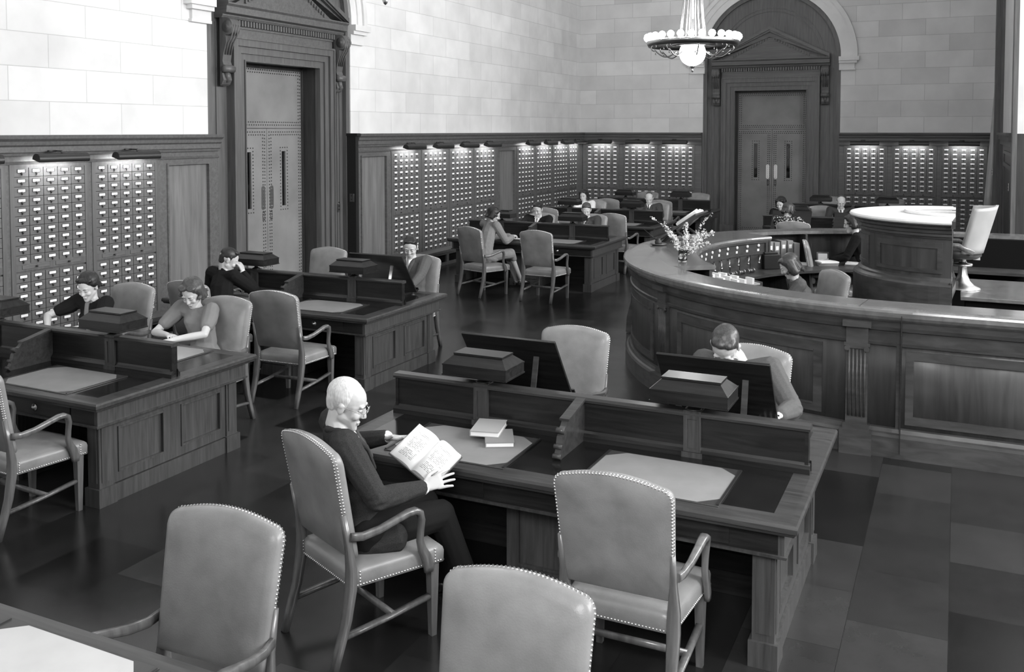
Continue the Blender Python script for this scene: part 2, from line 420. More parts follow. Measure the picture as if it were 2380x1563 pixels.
    # consoles (scroll brackets)
    for sgn in (-1,1):
        b=MB(F)
        prof=[]
        for t in range(13):
            a=PI*0.5-PI*1.1*t/12; prof.append((0.12+0.09*math.cos(a),4.12+0.12*math.sin(a)))
        prof+=[(0.10,3.90),(0.05,3.76),(0.03,3.64),(0.05,3.58)]
        prof+=[(0.05+0.055*math.cos(a),3.53+0.055*math.sin(a)) for a in [PI*0.45-PI*1.15*i/8 for i in range(9)]]
        prof+=[(0.03,3.44),(0.045,3.37),(0.01,3.31),(-0.02,3.29),(-0.02,4.25),(0.10,4.25)]
        b.prism(prof,'x',sgn*1.345-0.085,sgn*1.345+0.085)
        for uu in (-0.092,0.078):
            b.lathe([(0.0,uu),(0.085,uu),(0.085,uu+0.014),(0,uu+0.014)],(sgn*1.345,0.12,4.12),20,axis='x')
            b.lathe([(0.0,uu-0.006),(0.03,uu-0.006),(0.03,uu+0.02),(0,uu+0.02)],(sgn*1.345,0.12,4.12),14,axis='x')
        b.lathe([(0.0,-0.1),(0.05,-0.1),(0.05,0.1),(0,0.1)],(sgn*1.345,0.06,3.525),18,axis='x')
        b.tube([(sgn*1.345,0.02,3.47),(sgn*1.345,0.05,3.41),(sgn*1.345,0.03,3.34)],[0.05,0.035,0.015],8)
        for uu in (-0.05,0,0.05): b.tube([(sgn*1.345+uu,0.13,4.23),(sgn*1.345+uu,0.215,4.13),(sgn*1.345+uu,0.18,4.00),(sgn*1.345+uu,0.105,3.88),(sgn*1.345+uu,0.055,3.73)],0.012,6)
        part('console',b,['oak_z'])
    # leaves
    T=2.69
    def studs(b,u0,u1,z0,z1,rows,st=0.052):
        # double line of studs round a rectangle
        for r in range(rows):
            o=r*0.045; a0,a1,c0,c1=u0+o,u1-o,z0+o,z1-o
            nu=max(2,int((a1-a0)/st)); nz=max(2,int((c1-c0)/st))
            P=[(a0+(a1-a0)*i/nu,cz) for i in range(nu+1) for cz in (c0,c1)]+[(cu,c0+(c1-c0)*i/nz) for i in range(1,nz) for cu in (a0,a1)]
            for (u,z) in P:
                vs=[b.v((u+0.011*math.cos(q),-0.395,z+0.011*math.sin(q))) for q in [PI/3*i for i in range(6)]]
                ap=b.v((u,-0.385,z))
                for i in range(6): b.face([vs[i],vs[(i+1)%6],ap],0)
    b=MB(F); b.box(-0.88,0.88,-0.44,-0.40,T,3.64); tp=part('transom_panel',b,['door_leather'])
    b=MB(F); studs(b,-0.83,0.83,T+0.05,3.60,2); b.build('studs',['stud'],tp)
    for sgn in (-1,1):
        b=MB(F)
        i0,o0=0.004,0.88; s0,s1=0.365,0.455; za2,zb2=1.44,2.32
        def lb(a,c2,z0,z1,v0=-0.44,v1=-0.40,mi=0): b.box(min(sgn*a,sgn*c2),max(sgn*a,sgn*c2),v0,v1,z0,z1,mi)
        lb(i0,s0,0.02,T-0.008); lb(s1,o0,0.02,T-0.008); lb(s0,s1,0.02,za2); lb(s0,s1,zb2,T-0.008)
        lf=part('door_leaf',b,['door_leather'])
        b=MB(F)
        studs(b,*( (i0+0.05,o0-0.05) if sgn>0 else (-o0+0.05,-i0-0.05)),0.08,T-0.06,2)
        studs(b,*((s0-0.04,s1+0.04) if sgn>0 else (-s1-0.04,-s0+0.04)),za2-0.06,zb2+0.06,1)
        studs(b,sgn*0.09-0.02,sgn*0.09+0.02,0.30,0.42,1,0.03); studs(b,sgn*0.09-0.02,sgn*0.09+0.02,1.25,1.37,1,0.03)
        b.build('studs',['stud'],lf)
        b=MB(F); lb(s0,s1,za2,zb2,-0.425,-0.42); b.build('window_slot',['glass'],lf)
        b=MB(F); 
        pl=[(0.05,0.075),(0.05,0.4)]
        cx=sgn*0.10; pts=[(cx+0.042*math.cos(a),1.74+0.042*math.sin(a)) for a in [PI*i/8 for i in range(9)]]+[(cx+0.042*math.cos(a),1.45+0.042*math.sin(a)) for a in [PI+PI*i/8 for i in range(9)]]
        b.prism(pts,'y',-0.402,-0.39); b.sphere((cx,-0.388,1.73),0.008,sub=1); b.sphere((cx,-0.388,1.46),0.008,sub=1); b.build('push_plate',['steel'],lf)
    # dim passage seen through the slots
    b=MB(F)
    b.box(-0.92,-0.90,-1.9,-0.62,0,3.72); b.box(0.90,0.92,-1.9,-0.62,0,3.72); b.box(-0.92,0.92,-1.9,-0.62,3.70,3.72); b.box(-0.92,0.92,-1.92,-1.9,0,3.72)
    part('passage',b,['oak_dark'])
    return root
door_case(1,mapL,DLc)
d2=door_case(2,mapB,DBc)
# shelves of books seen through the slot of the far door
t=empty('bookcase',(DBc+0.45,YS+1.2,0)); tag(t,'dim bookcase glimpsed through the right slot window of the far studded door','bookcase')
b=MB()
for k in range(9): b.box(-0.3,0.3,0,0.25,0.4+0.31*k,0.42+0.31*k)
b.box(-0.32,-0.3,0,0.25,0.05,2.9); b.box(0.3,0.32,0,0.25,0.05,2.9); b.box(-0.32,0.32,0.25,0.27,0.05,2.9)
b.box(-0.32,0.32,0,0.25,0,0.05); b.build('shelving',['oak_dark'],t)
for k in range(3,7):
    x=-0.28
    for q in range(11):
        wd=random.uniform(0.025,0.05); hh=random.uniform(0.19,0.26)
        bb=MB(); bb.box(x,x+wd-0.003,0.02,0.2,0.4225+0.31*k,0.4225+0.31*k+hh)
        o=bb.build('book',[random.choice(['book_cloth','book_cloth_pale','paper'])]); o.location=t.location
        tag(o,'small bound volume seen through the slot of the far studded door','book','books behind the far door'); x+=wd

# stone arch mouldings and imposts
def arch_trim(n,mapf,c):
    F=lambda p:Vector(mapf(c+p.x,p.y,p.z)); b=MB(F); k=36
    for r0,r1,vv in ((1.70,1.86,0.035),(1.86,1.99,0.06),(1.99,2.09,0.10)):
        for i in range(k):
            a0,a1=PI*i/k,PI*(i+1)/k
            b.prism([(-r*math.cos(a),SPR+r*math.sin(a)) for r,a in ((r0,a0),(r1,a0),(r1,a1),(r0,a1))],'y',0.0,vv)
    for sgn in (-1,1):
        for u0,u1,vv,z0,z1 in ((1.66,2.04,0.06,4.13,4.17),(1.66,2.02,0.05,4.17,4.30),(1.66,2.08,0.11,4.30,4.36),(1.66,2.13,0.15,4.36,4.46)):
            b.box(min(sgn*u0,sgn*u1),max(sgn*u0,sgn*u1),-0.1,vv,z0,z1)
    struct(b.build('trim_%d'%n,['stone_plain']))
arch_trim(1,mapL,DLc); arch_trim(2,mapB,DBc)

# ---------------------------------------------------------------- wainscot panelling
CABW=1.078
left_cabs=[6.327,7.405,8.483]
left_cabs2=[15.05,16.13,17.22,18.30]
left_cabs3=[20.45,21.53,22.62]
CABHW=0.515
back_cabs=[-8.765,-7.70,-6.69]; back_cabs2=[-2.03,-0.945,0.12]
def capmould(b,u0,u1,e0=True,e1=True):
    b.prism([(-0.10,2.37),(0.03,2.37),(0.035,2.40),(0.05,2.41),(0.05,2.47),(0.075,2.49),(0.08,2.53),(0.115,2.56),(0.12,2.60),(-0.10,2.60)],'x',u0,u1)
def wainscot(n,mapf,u0,u1,panels,cabs,endpanels=()):
    """frame around the catalogue cabinets; cabs: (centre, half width)"""
    F=lambda p:Vector(mapf(p.x,p.y+0.10,p.z)); b=MB(F)
    capmould(b,u0,u1)
    b.box(u0,u1,-0.10,0.0,2.285,2.37)                       # rail over the cabinets
    b.prism([(0.0,2.27),(0.015,2.275),(0.02,2.29),(0.0,2.31)],'x',u0,u1)
    b.box(u0,u1,-0.10,0.0,0,0.30)
    holes=sorted([(c-h,c+h,0) for c,h in cabs]+[(a,c,1) for a,c in panels]); cur=u0
    for a,c,k in holes:
        if a-cur>0.002: b.box(cur,a,-0.10,0.0,0.30,2.285)
        if k:
            b.box(a,c,-0.10,-0.03,0.30,2.285,1)
            for (x0,x1,z0,z1) in ((a,a+0.05,0.30,2.285),(c-0.05,c,0.30,2.285),(a+0.05,c-0.05,0.30,0.38),(a+0.05,c-0.05,2.22,2.285)): b.box(x0,x1,-0.05,0.0,z0,z1)
            for (x0,x1,z0,z1) in ((a+0.05,a+0.075,0.38,2.22),(c-0.075,c-0.05,0.38,2.22),(a+0.075,c-0.075,0.38,0.405),(a+0.075,c-0.075,2.195,2.22)): b.box(x0,x1,-0.05,0.018,z0,z1)
        cur=c
    if u1-cur>0.002: b.box(cur,u1,-0.10,0.0,0.30,2.285)
    # ledge with ventilation slots under it
    b.box(u0,u1,0.0,0.28,0.25,0.30); b.box(u0,u1,0.22,0.26,0.0,0.06); b.box(u0,u1,0.22,0.26,0.21,0.25)
    k=u0+0.02
    while k<u1:
        b.box(k,k+0.08,0.2,0.26,0.06,0.21); k+=0.54
    b.box(u0,u1,0.20,0.21,0.06,0.21,2)
    for zz in (0.085,0.115,0.145,0.175): b.box(u0,u1,0.21,0.23,zz,zz+0.012,2)
    return struct(b.build('trim_%d'%n,['oak_x','oak_panel','shadow_black']))
wainscot(3,mapL,4.2,10.10,[(9.10,9.98)],[(c,CABHW) for c in left_cabs])
wainscot(4,mapL,13.42,YC+0.02,[(13.52,14.44),(18.93,19.86)],[(c,CABHW) for c in left_cabs2+left_cabs3]+[(23.50,0.33)])
wainscot(5,mapB,XC+0.02,-6.03,[],[(c,0.475) for c in back_cabs])
wainscot(6,mapB,-2.63,0.85,[],[(c,0.49) for c in back_cabs2])
# dark end of the panelling beside the side door, with its switch plate
b=MB(); b.box(XS-0.02,XC+0.06,13.335,13.42,0,2.56); b.box(XS-0.02,XC+0.10,13.32,13.42,2.56,2.605); struct(b.build('trim_7',['black']))
def plate(loc,rz,label,n=2,face='white_metal'):
    t=empty('switch_plate',loc,rz); tag(t,label,'switch')
    b=MB(); b.box(-0.045,0.045,-0.008,0,-0.07,0.07,bev=0.003); b.build('plate',[face],t)
    b=MB()
    for k in range(n): b.box(-0.008,0.008,-0.018,-0.006,-0.035+0.06*k,-0.015+0.06*k)
    b.build('toggle',['black'],t)
plate((-9.37,13.334,1.50),0,'small dark switch plate on the black edge of panelling right of side door',2,'dark_steel')
plate((DLc and -9.395,12.98,1.35),R(90),'small outlet plate on the right casing of the side door',3,'oak_dark')

# ---------------------------------------------------------------- right end: column, pilasters and return wall
XR=0.85
b=MB(); b.box(XR,XR+0.25,17.6,YS,2.6,WH,0); b.box(XR,XR+0.25,17.6,YS,0,2.6,1)
struct(b.build('wall_end',['stone_plain','oak_dark']))
b=MB()
for y0,y1,x0 in ((22.75,23.15,0.16),(22.45,22.7,0.05),(17.5,17.95,0.05)):
    b.box(XR-x0,XR+0.02,y0,y1,0,WH); b.box(XR-x0-0.03,XR+0.02,y0-0.03,y1+0.03,0,0.25)
for z0,z1,d in ((2.37,2.47,0.05),(2.47,2.56,0.09),(2.56,2.61,0.13),(0,0.3,0.04)): b.box(XR-d,XR+0.02,18.0,22.4,z0,z1)
for a,c in ((18.3,21.3),):
    for z0,z1 in ((0.5,0.58),(1.95,2.03),(2.2,2.26)): b.box(XR-0.03,XR,a,c,z0,z1)
    for y in (a,c-0.08): b.box(XR-0.03,XR,y,y+0.08,0.5,2.26)
struct(b.build('trim_8',['oak_z']))
t=empty('column',(0.60,23.55,0)); tag(t,'slim pale wooden column leaning slightly in the far right corner','column')
b=MB(lambda p:Vector((p.x+0.058*(p.z-0.3),p.y,p.z))); b.lathe([(0.105,0.30),(0.10,1.2),(0.092,2.6),(0.083,4.0),(0.075,5.75)],seg=28); b.build('shaft',['column_wood'],t)
b=MB(); b.lathe([(0.14,0),(0.14,0.16),(0.12,0.2),(0.13,0.25),(0.11,0.30)],seg=28); b.build('base',['column_wood'],t)
b=MB(lambda p:Vector((p.x+0.058*5.45,p.y,p.z))); b.lathe([(0.077,5.75),(0.095,5.78),(0.08,5.82),(0.08,5.9),(0.12,6.0),(0.12,6.1)],seg=28); b.build('capital',['column_wood'],t)
plate((XR-0.005,19.35,1.62),R(-90),'pale notice plate on the dark panelling at the far right edge',2)
plate((XR-0.16-0.005,22.95,1.75),R(-90),'small pale switch plate on the wooden pilaster behind the pale chair',2)

# ================================================================ CARD CATALOGUE CABINETS
DW,DH=0.185,0.1087
def drawer_meshes(wf):
    """separate meshes for a near drawer and one combined mesh for a far one"""
    w=wf/2-0.004
    b=MB(); b.box(-w,w,-0.015,0.006,-DH/2+0.003,DH/2-0.003,bev=0.002); d=b.mesh('drawer',['drawer_wood'])
    b=MB()
    for x0,x1,z0,z1 in ((-0.05,0.05,0.030,0.034),(-0.05,0.05,-0.006,-0.002),(-0.05,-0.046,-0.006,0.034),(0.046,0.05,-0.006,0.034)): b.box(x0,x1,0.006,0.012,z0,z1,1)
    b.box(-0.045,0.045,0.005,0.0085,-0.001,0.030,0)
    h=b.mesh('label_holder',['card','dark_bronze'])
    b=MB(); b.tube([(0,0.010,-0.004),(0,0.020,-0.016),(0,0.016,-0.03)],[0.012,0.009,0.004],6); b.sphere((0,0.017,-0.031),0.0075,sub=1); p=b.mesh('pull',['dark_bronze'])
    b=MB(); b.box(-w,w,-0.015,0.006,-DH/2+0.003,DH/2-0.003,0); b.box(-0.05,0.05,0.006,0.011,-0.006,0.034,1); b.box(-0.044,0.044,0.010,0.0125,0.0,0.030,2)
    b.tube([(0,0.010,-0.004),(0,0.020,-0.016),(0,0.016,-0.034)],[0.010,0.009,0.007],5,mi=1)
    f=b.mesh('drawer',['drawer_wood','dark_bronze','card'])
    return d,h,p,f
DM=drawer_meshes(DW)
DMb=drawer_meshes(0.182)
def F_empty(name,mapf,u,v,z):
    # frame whose local x runs along the wall, y into the room, z up
    o=bpy.data.objects.new(name,None); COL.objects.link(o)
    O=Vector(mapf(u,v,z)); X=Vector(mapf(u+1,v,z))-O; Y=Vector(mapf(u,v+1,z))-O
    if X.cross(Y).z<0: X=-X
    M=Matrix((X,Y,Vector((0,0,1)))).transposed().to_4x4(); M.translation=O
    o.matrix_world=M; o.empty_display_size=0.1; return o
def cabinet(mapf,u,ncol,near,label,hw=CABHW,dm=DM,dw=DW):
    t=F_empty('card_catalogue',mapf,u,0.10,0.30); tag(t,label,'card catalogue','card catalogue cabinets set in the panelling')
    # carcase: face frame and back
    b=MB(); W=ncol*dw/2; top=1.985
    b.box(-hw,hw,-0.085,-0.018,0,top)
    b.box(-hw,-W,-0.02,0.012,0,top); b.box(W,hw,-0.02,0.012,0,top); b.box(-W,W,-0.02,0.012,top-0.045,top); b.box(-W,W,-0.02,0.012,0,0.018)
    zs=0.30
    b.box(-W,W,-0.02,0.004,0.787,0.872)
    b.build('carcase',['oak_z'],t)
    for s in (-1,1):
        b=MB(); b.box(-0.17,0.17,-0.01,0.012,-0.022,0.022,bev=0.002); sh=b.build('pull_out_shelf',['drawer_wood'],t); sh.location=(s*(W-0.25) if ncol>3 else s*0.14,0,0.832)
        if ncol<=3: sh.scale=(0.7,1,1)
        b=MB(); b.tube([(0,0.012,0),(0,0.03,0)],[0.008,0.012],8); b.sphere((0,0.033,0),0.013,sub=1); b.build('knob',['dark_bronze'],sh)
    rows=[2.190-0.30-DH*k for k in range(10)]+[1.015-0.30-DH*k for k in range(7)]
    for z in rows:
        for c in range(ncol):
            x=(c-(ncol-1)/2)*dw
            if near:
                d=link('drawer',dm[0],t); d.location=(x,0,z); h=link('label_holder',dm[1],d); p=link('pull',dm[2],d)
            else:
                d=link('drawer',dm[3],t); d.location=(x,0,z)
    return t
shade_parts={}
def picture_light(mapf,u,label,power=4):
    t=F_empty('picture_light',mapf,u,0.10,2.335); tag(t,label,'lamp','picture lights over the catalogue cabinets')
    if 'shade' not in shade_parts:
        b=MB(); r=0.062; seg=12; Ls=0.325
        prof=[(0.20+r*math.cos(a),r*math.sin(a)) for a in [R(-35)+R(215)*i/seg for i in range(seg+1)]]
        prof2=[(0.20+(r-0.006)*math.cos(a),(r-0.006)*math.sin(a)) for a in [R(-35)+R(215)*i/seg for i in range(seg+1)]]
        A=[[b.v((x,p[0],p[1])) for p in prof] for x in (-Ls,Ls)]; Bq=[[b.v((x,p[0],p[1])) for p in prof2] for x in (-Ls,Ls)]
        for i in range(seg): b.face([A[0][i],A[0][i+1],A[1][i+1],A[1][i]],smooth=True); b.face([Bq[0][i],Bq[1][i],Bq[1][i+1],Bq[0][i+1]],smooth=True)
        for q in (0,seg): b.face([A[0][q],A[1][q],Bq[1][q],Bq[0][q]])
        for x in (-Ls,Ls):
            b.prism([(0.20+r*math.cos(a),r*math.sin(a)) for a in [R(-35)+R(215)*i/seg for i in range(seg+1)]],'x',x-0.004,x+0.004)
        me=b.mesh('shade',['dark_bronze'],recalc=False); shade_parts['shade']=me
        b=MB(); b.tube([(0,0.0,0.075),(0,0.10,0.085),(0,0.20,0.085),(0,0.20,0.06)],0.010,8); b.tube([(-0.0,0.10,0.085),(0.10,0.10,0.085)],0.012,8); shade_parts['arm']=b.mesh('arm',['dark_bronze'])
        b=MB(); b.lathe([(0,0),(0.032,0.0),(0.030,0.012),(0.012,0.02),(0,0.022)],(0,0,0.075),14,axis='y'); shade_parts['rosette']=b.mesh('rosette',['brass'])
        b=MB(); b.tube([(-0.26,0.19,0.01),(0.26,0.19,0.01)],0.014,8); shade_parts['tube_bulb']=b.mesh('tube_bulb',['lamp_glow'])
    for k,me in shade_parts.items(): link(k,me,t)
    l=bpy.data.lights.new('picture_light_glow','AREA'); l.shape='RECTANGLE'; l.size=0.5; l.size_y=0.03; l.energy=power; l.spread=R(160)
    o=bpy.data.objects.new('picture_light_glow',l); COL.objects.link(o); o.parent=t; o.location=(0,0.17,-0.015); o.rotation_euler=(R(-38),0,0)
    return t
spec=[(mapL,6.327,5,1,'card catalogue cabinet cut off by the left edge of the photo',0.0),
(mapL,7.405,5,1,'big card catalogue cabinet behind the woman in the black dress, leftmost seen whole'),
(mapL,8.483,5,1,'card catalogue cabinet just left of the plain wall panel by the side door'),
(mapL,15.05,5,0,'card catalogue cabinet right of the side door, nearest of its bay of four'),
(mapL,16.13,5,0,'second card catalogue cabinet right of the side door'),
(mapL,17.22,5,0,'third card catalogue cabinet right of the side door, behind the woman in profile'),
(mapL,18.30,5,0,'fourth card catalogue cabinet right of the side door, before the plain panel'),
(mapL,20.45,5,0,'card catalogue cabinet on the left wall just past the second plain panel'),
(mapL,21.53,5,0,'second card catalogue cabinet past the plain panel on the left wall'),
(mapL,22.62,5,0,'third card catalogue cabinet past the plain panel on the left wall'),
(mapL,23.50,3,0,'narrow three-column card catalogue cabinet next to the room corner',0.33)]
for s in spec:
    cabinet(s[0],s[1],s[2],s[3],s[4],hw=(s[5] if len(s)>5 and s[5] else CABHW))
    picture_light(s[0],s[1]+(0.2 if s[1]<14 else 0.15)*(0.0),'picture light above the '+s[4].split(',')[0].replace('card catalogue cabinet','cabinet'))
bl=['back wall card catalogue cabinet nearest the room corner','middle back wall card catalogue cabinet left of the far door','back wall card catalogue cabinet next to the left side of the far door']
for u,lb in zip(back_cabs,bl):
    cabinet(mapB,u,5,0,lb,hw=0.475,dm=DMb,dw=0.182); picture_light(mapB,u,'picture light over the '+lb.replace('card catalogue ',''),3)
bl=['back wall card catalogue cabinet just right of the far door','middle back wall card catalogue cabinet right of the far door','back wall card catalogue cabinet beside the corner column']
for u,lb in zip(back_cabs2,bl):
    cabinet(mapB,u,5,0,lb,hw=0.49,dm=DMb,dw=0.185); picture_light(mapB,u,'picture light over the '+lb.replace('card catalogue ',''),3)
# ================================================================ READING DESKS
DEP=1.63
def desk(x1,y0,x0,label,seats=2,near_detail=True):
    W=x1-x0; t=empty('reading_desk',((x0+x1)/2,y0+DEP/2,0)); tag(t,label,'desk','double sided reading desks')
    hx,hy=W/2,DEP/2
    b=MB()
    # moulded rim and top
    prof=[(0.0,0.715),(0.012,0.72),(0.02,0.735),(0.03,0.742),(0.03,0.765),(0.022,0.778),(-0.01,0.78),(-0.10,0.78),(-0.10,0.715)]
    b.sweep([(o-0.03,z) for o,z in prof],[(-hx,-hy),(hx,-hy),(hx,hy),(-hx,hy)],0,closed=True)
    b.box(-hx+0.12,hx-0.12,-hy+0.12,hy-0.12,0.74,0.7795,1)
    b.build('tabletop',['walnut_edge','desk_linoleum'],t)
    b=MB(); ax,ay=hx-0.07,hy-0.07
    for s in (-1,1):
        b.box(min(s*ax,s*(ax-0.03)),max(s*ax,s*(ax-0.03)),-ay,ay,0.595,0.715,0)
        b.box(-ax+0.03,ax-0.03,min(s*ay,s*(ay-0.03)),max(s*ay,s*(ay-0.03)),0.595,0.715,1)
    b.sweep([(-0.01,0.585),(0.012,0.585),(0.016,0.60),(-0.01,0.60)],[(-ax,-ay),(ax,-ay),(ax,ay),(-ax,ay)],0,closed=True)
    b.build('apron',['desk_end_wood','walnut_x'],t)
    # drawers with small pulls
    for sy in (-1,1):
        for sx in (-1,1):
            b=MB(); cx=sx*0.68; y=sy*ay
            b.box(cx-0.36,cx+0.36,min(y,y+sy*0.006),max(y,y+sy*0.006),0.612,0.705,bev=0.002); dr=b.build('drawer',['walnut_x'],t)
            b=MB(); b.lathe([(0,0),(0.03,0),(0.026,0.006),(0.012,0.012),(0.012,0.02),(0,0.022)] if sy>0 else [(0,0),(0.03,0),(0.026,-0.006),(0.012,-0.012),(0.012,-0.02),(0,-0.022)],(cx,y+sy*0.006,0.66),14,axis='y')
            b.build('pull',['brass'],dr)
    # end panels with plinth blocks
    for sx in (-1,1):
        b=MB(); xo=sx*(hx-0.12)
        def bx(a,c,y0_,y1_,z0,z1,mi=0,bev=0): b.box(min(sx*a,sx*c),max(sx*a,sx*c),y0_,y1_,z0,z1,mi,bev)
        X0=hx-0.12
        for sy in (-1,1):
            ya,yb=sorted((sy*(hy-0.12),sy*(hy-0.24)))
            bx(X0-0.11,X0,ya,yb,0.12,0.595); bx(X0-0.125,X0+0.018,ya-0.018,yb+0.018,0,0.13)
            bx(X0-0.001,X0+0.006,ya+0.02,yb-0.02,0.17,0.56)
            b.box(min(sx*(X0-0.09),sx*(X0-0.02)),max(sx*(X0-0.09),sx*(X0-0.02)),min(sy*(hy-0.12),sy*(hy-0.113)),max(sy*(hy-0.12),sy*(hy-0.113)),0.17,0.56)
        bx(X0-0.05,X0-0.03,-hy+0.24,hy-0.24,0.1,0.595)
        for (ya,yb) in ((-hy+0.24,-0.03),(0.03,hy-0.24)):
            for z0,z1 in ((0.13,0.20),(0.53,0.595)): bx(X0-0.05,X0-0.012,ya,yb,z0,z1)
            for y2,y3 in ((ya,ya+0.055),(yb-0.055,yb)): bx(X0-0.05,X0-0.012,y2,y3,0.20,0.53)
            for z0,z1 in ((0.20,0.215),(0.515,0.53)): bx(X0-0.05,X0-0.004,ya+0.055,yb-0.055,z0,z1)
            for y2,y3 in ((ya+0.055,ya+0.07),(yb-0.07,yb-0.055)): bx(X0-0.05,X0-0.004,y2,y3,0.20,0.53)
        bx(X0-0.05,X0-0.012,-0.03,0.03,0.13,0.595)
        bx(X0-0.06,X0+0.004,-hy+0.26,hy-0.26,0.0,0.125)
        b.build('end_panel',['desk_end_wood'],t)
    # centre pedestal and modesty panel
    b=MB(); b.box(-0.26,0.26,-hy+0.24,hy-0.24,0.1,0.595); b.box(-0.275,0.275,-hy+0.225,hy-0.225,0,0.12)
    for sy in (-1,1):
        y=sy*(hy-0.24)
        for (a,c,z0,z1) in ((-0.25,0.25,0.13,0.19),(-0.25,0.25,0.53,0.59),(-0.25,-0.19,0.19,0.53),(0.19,0.25,0.19,0.53)): b.box(a,c,min(y,y+sy*0.012),max(y,y+sy*0.012),z0,z1)
        for (a,c,z0,z1) in ((-0.19,0.19,0.19,0.205),(-0.19,0.19,0.515,0.53),(-0.19,-0.175,0.205,0.515),(0.175,0.19,0.205,0.515)): b.box(a,c,min(y,y+sy*0.02),max(y,y+sy*0.02),z0,z1)
    b.build('pedestal',['walnut_z'],t)
    b=MB(); b.box(-hx+0.17,hx-0.17,-0.015,0.015,0.08,0.595)
    for s in (-1,1):
        for (z0,z1) in ((0.0,0.13),(0.20,0.24),(0.52,0.595)): b.box(-hx+0.17,hx-0.17,min(s*0.015,s*0.03),max(s*0.015,s*0.03),z0,z1)
    b.build('modesty_panel',['walnut_x'],t)
    # divider
    yd=-0.045
    b=MB(); b.box(-hx+0.06,hx-0.06,yd-0.022,yd+0.022,0.78,1.02)
    b.prism([(yd-0.04,1.015),(yd-0.045,1.03),(yd-0.035,1.045),(yd+0.035,1.045),(yd+0.045,1.03),(yd+0.04,1.015)],'x',-hx+0.045,hx-0.045,1)
    for s in (-1,1):
        b.prism([(yd+s*0.022,0.78),(yd+s*0.045,0.78),(yd+s*0.045,0.81),(yd+s*0.03,0.825),(yd+s*0.022,0.84)],'x',-hx+0.045,hx-0.045)
        b.box(min(s*(hx-0.075),s*(hx-0.055)),max(s*(hx-0.075),s*(hx-0.055)),yd-0.028,yd+0.028,0.78,1.02)
    b.build('divider',['walnut_x','walnut_edge'],t)
    for sx in (-1,1):
        b=MB(); cx=sx*0.68
        b.box(cx-0.05,cx+0.05,yd-0.034,yd+0.034,0.78,1.05)
        for s in (-1,1):
            for (a,c,z0,z1) in ((-0.05,0.05,0.78,0.83),(-0.05,0.05,1.0,1.05),(-0.05,-0.028,0.83,1.0),(0.028,0.05,0.83,1.0)):
                b.box(cx+a,cx+c,min(yd+s*0.034,yd+s*0.042),max(yd+s*0.034,yd+s*0.042),z0,z1)
        b.box(cx-0.06,cx+0.06,yd-0.05,yd+0.05,0.78,0.81)
        b.build('pilaster',['walnut_z'],t)
    # scrolled wings between the seats, one each side
    for s in (-1,1):
        P=[(0.0,0.78),(0.385,0.78),(0.395,0.79),(0.39,0.81),(0.375,0.83),(0.365,0.865),(0.355,0.90),(0.335,0.915),(0.325,0.925),(0.325,0.94),(0.30,0.95),(0.285,0.965),(0.28,0.98),(0.24,0.985),(0.0,1.035)]
        b=MB(); b.prism([(yd+s*(0.02+p[0]),p[1]) for p in P],'x',-0.018,0.018)
        P2=[(0.0,1.03),(0.24,0.98),(0.285,0.975),(0.285,0.988),(0.24,0.995),(0.0,1.045)]
        b.prism([(yd+s*(0.02+p[0]),p[1]) for p in P2],'x',-0.03,0.03)
        for (yy,zz,r) in ((0.335,0.932,0.018),(0.372,0.85,0.014),(0.388,0.80,0.015)): b.tube([(-0.026,yd+s*(0.02+yy),zz),(0.026,yd+s*(0.02+yy),zz)],r,10)
        b.build('scroll_wing',['walnut_edge'],t)
    return t
# name, right end, near edge, left end
D={}
D['E']=desk(-0.65,0.80,-3.52,'reading desk cut off at the bottom left corner, nearest the camera')
D['C']=desk(-0.65,4.50,-3.40,'front reading desk where the old man with glasses sits reading')
D['A']=desk(-5.28,4.50,-8.03,'reading desk at the left edge where the two women read side by side')
D['B']=desk(-5.28,7.75,-8.03,'reading desk before the side door, with a boy in black at its near side')
D['D']=desk(-5.28,14.25,-8.03,'reading desk of the woman in profile, far left of the aisle')
D['G']=desk(-5.28,17.50,-8.03,'reading desk behind the two men in suits, second last on the left')
D['F']=desk(-5.10,20.75,-7.95,'last reading desk on the left, before the back wall')
D['H']=desk(-0.65,17.50,-3.40,'reading desk behind the round counter with two tilted book stands')
D['J']=desk(-0.65,20.75,-3.40,'last reading desk in the right block, below the far right cabinets')
DX={'E':-2.085,'C':-2.025,'A':-6.655,'B':-6.655,'D':-6.655,'G':-6.655,'F':-6.525,'H':-2.025,'J':-2.025}
DY={'E':0.8,'C':4.5,'A':4.5,'B':7.75,'D':14.25,'G':17.5,'F':20.75,'H':17.5,'J':20.75}

# ---------------------------------------------------------------- desk lamps
def mk_lamp():
    t=empty('desk_lamp')
    b=MB(); w,d=0.222,0.135
    b.box(-w,w,-d,d,0.055,0.125); b.box(-w-0.004,w+0.004,-d-0.004,d+0.004,0.053,0.062); b.box(-w-0.003,w+0.003,-d-0.003,d+0.003,0.118,0.127)
    b.box(-w,w,-d,d,0.127,0.178,top=(0.055,0.062))
    b.box(-w+0.05,w-0.05,-d+0.055,d-0.055,0.178,0.19); b.build('lamp_hood',['walnut_x'],t)
    b=MB(); b.box(-w+0.012,w-0.012,-d+0.012,d-0.012,0.0545,0.056); b.build('diffuser',['white_metal'],t)
    b=MB(); b.lathe([(0.05,0.0),(0.045,0.008),(0.022,0.018),(0.018,0.035),(0.03,0.05),(0.03,0.056)],seg=14); b.build('stem',['dark_bronze'],t)
    return t
lamp0=mk_lamp(); LS=snapshot(lamp0); first=True
lampinfo=[('E',-1,'left','desk lamp on the desk at the bottom left corner'),('E',1,'right','desk lamp on the near bottom desk')]
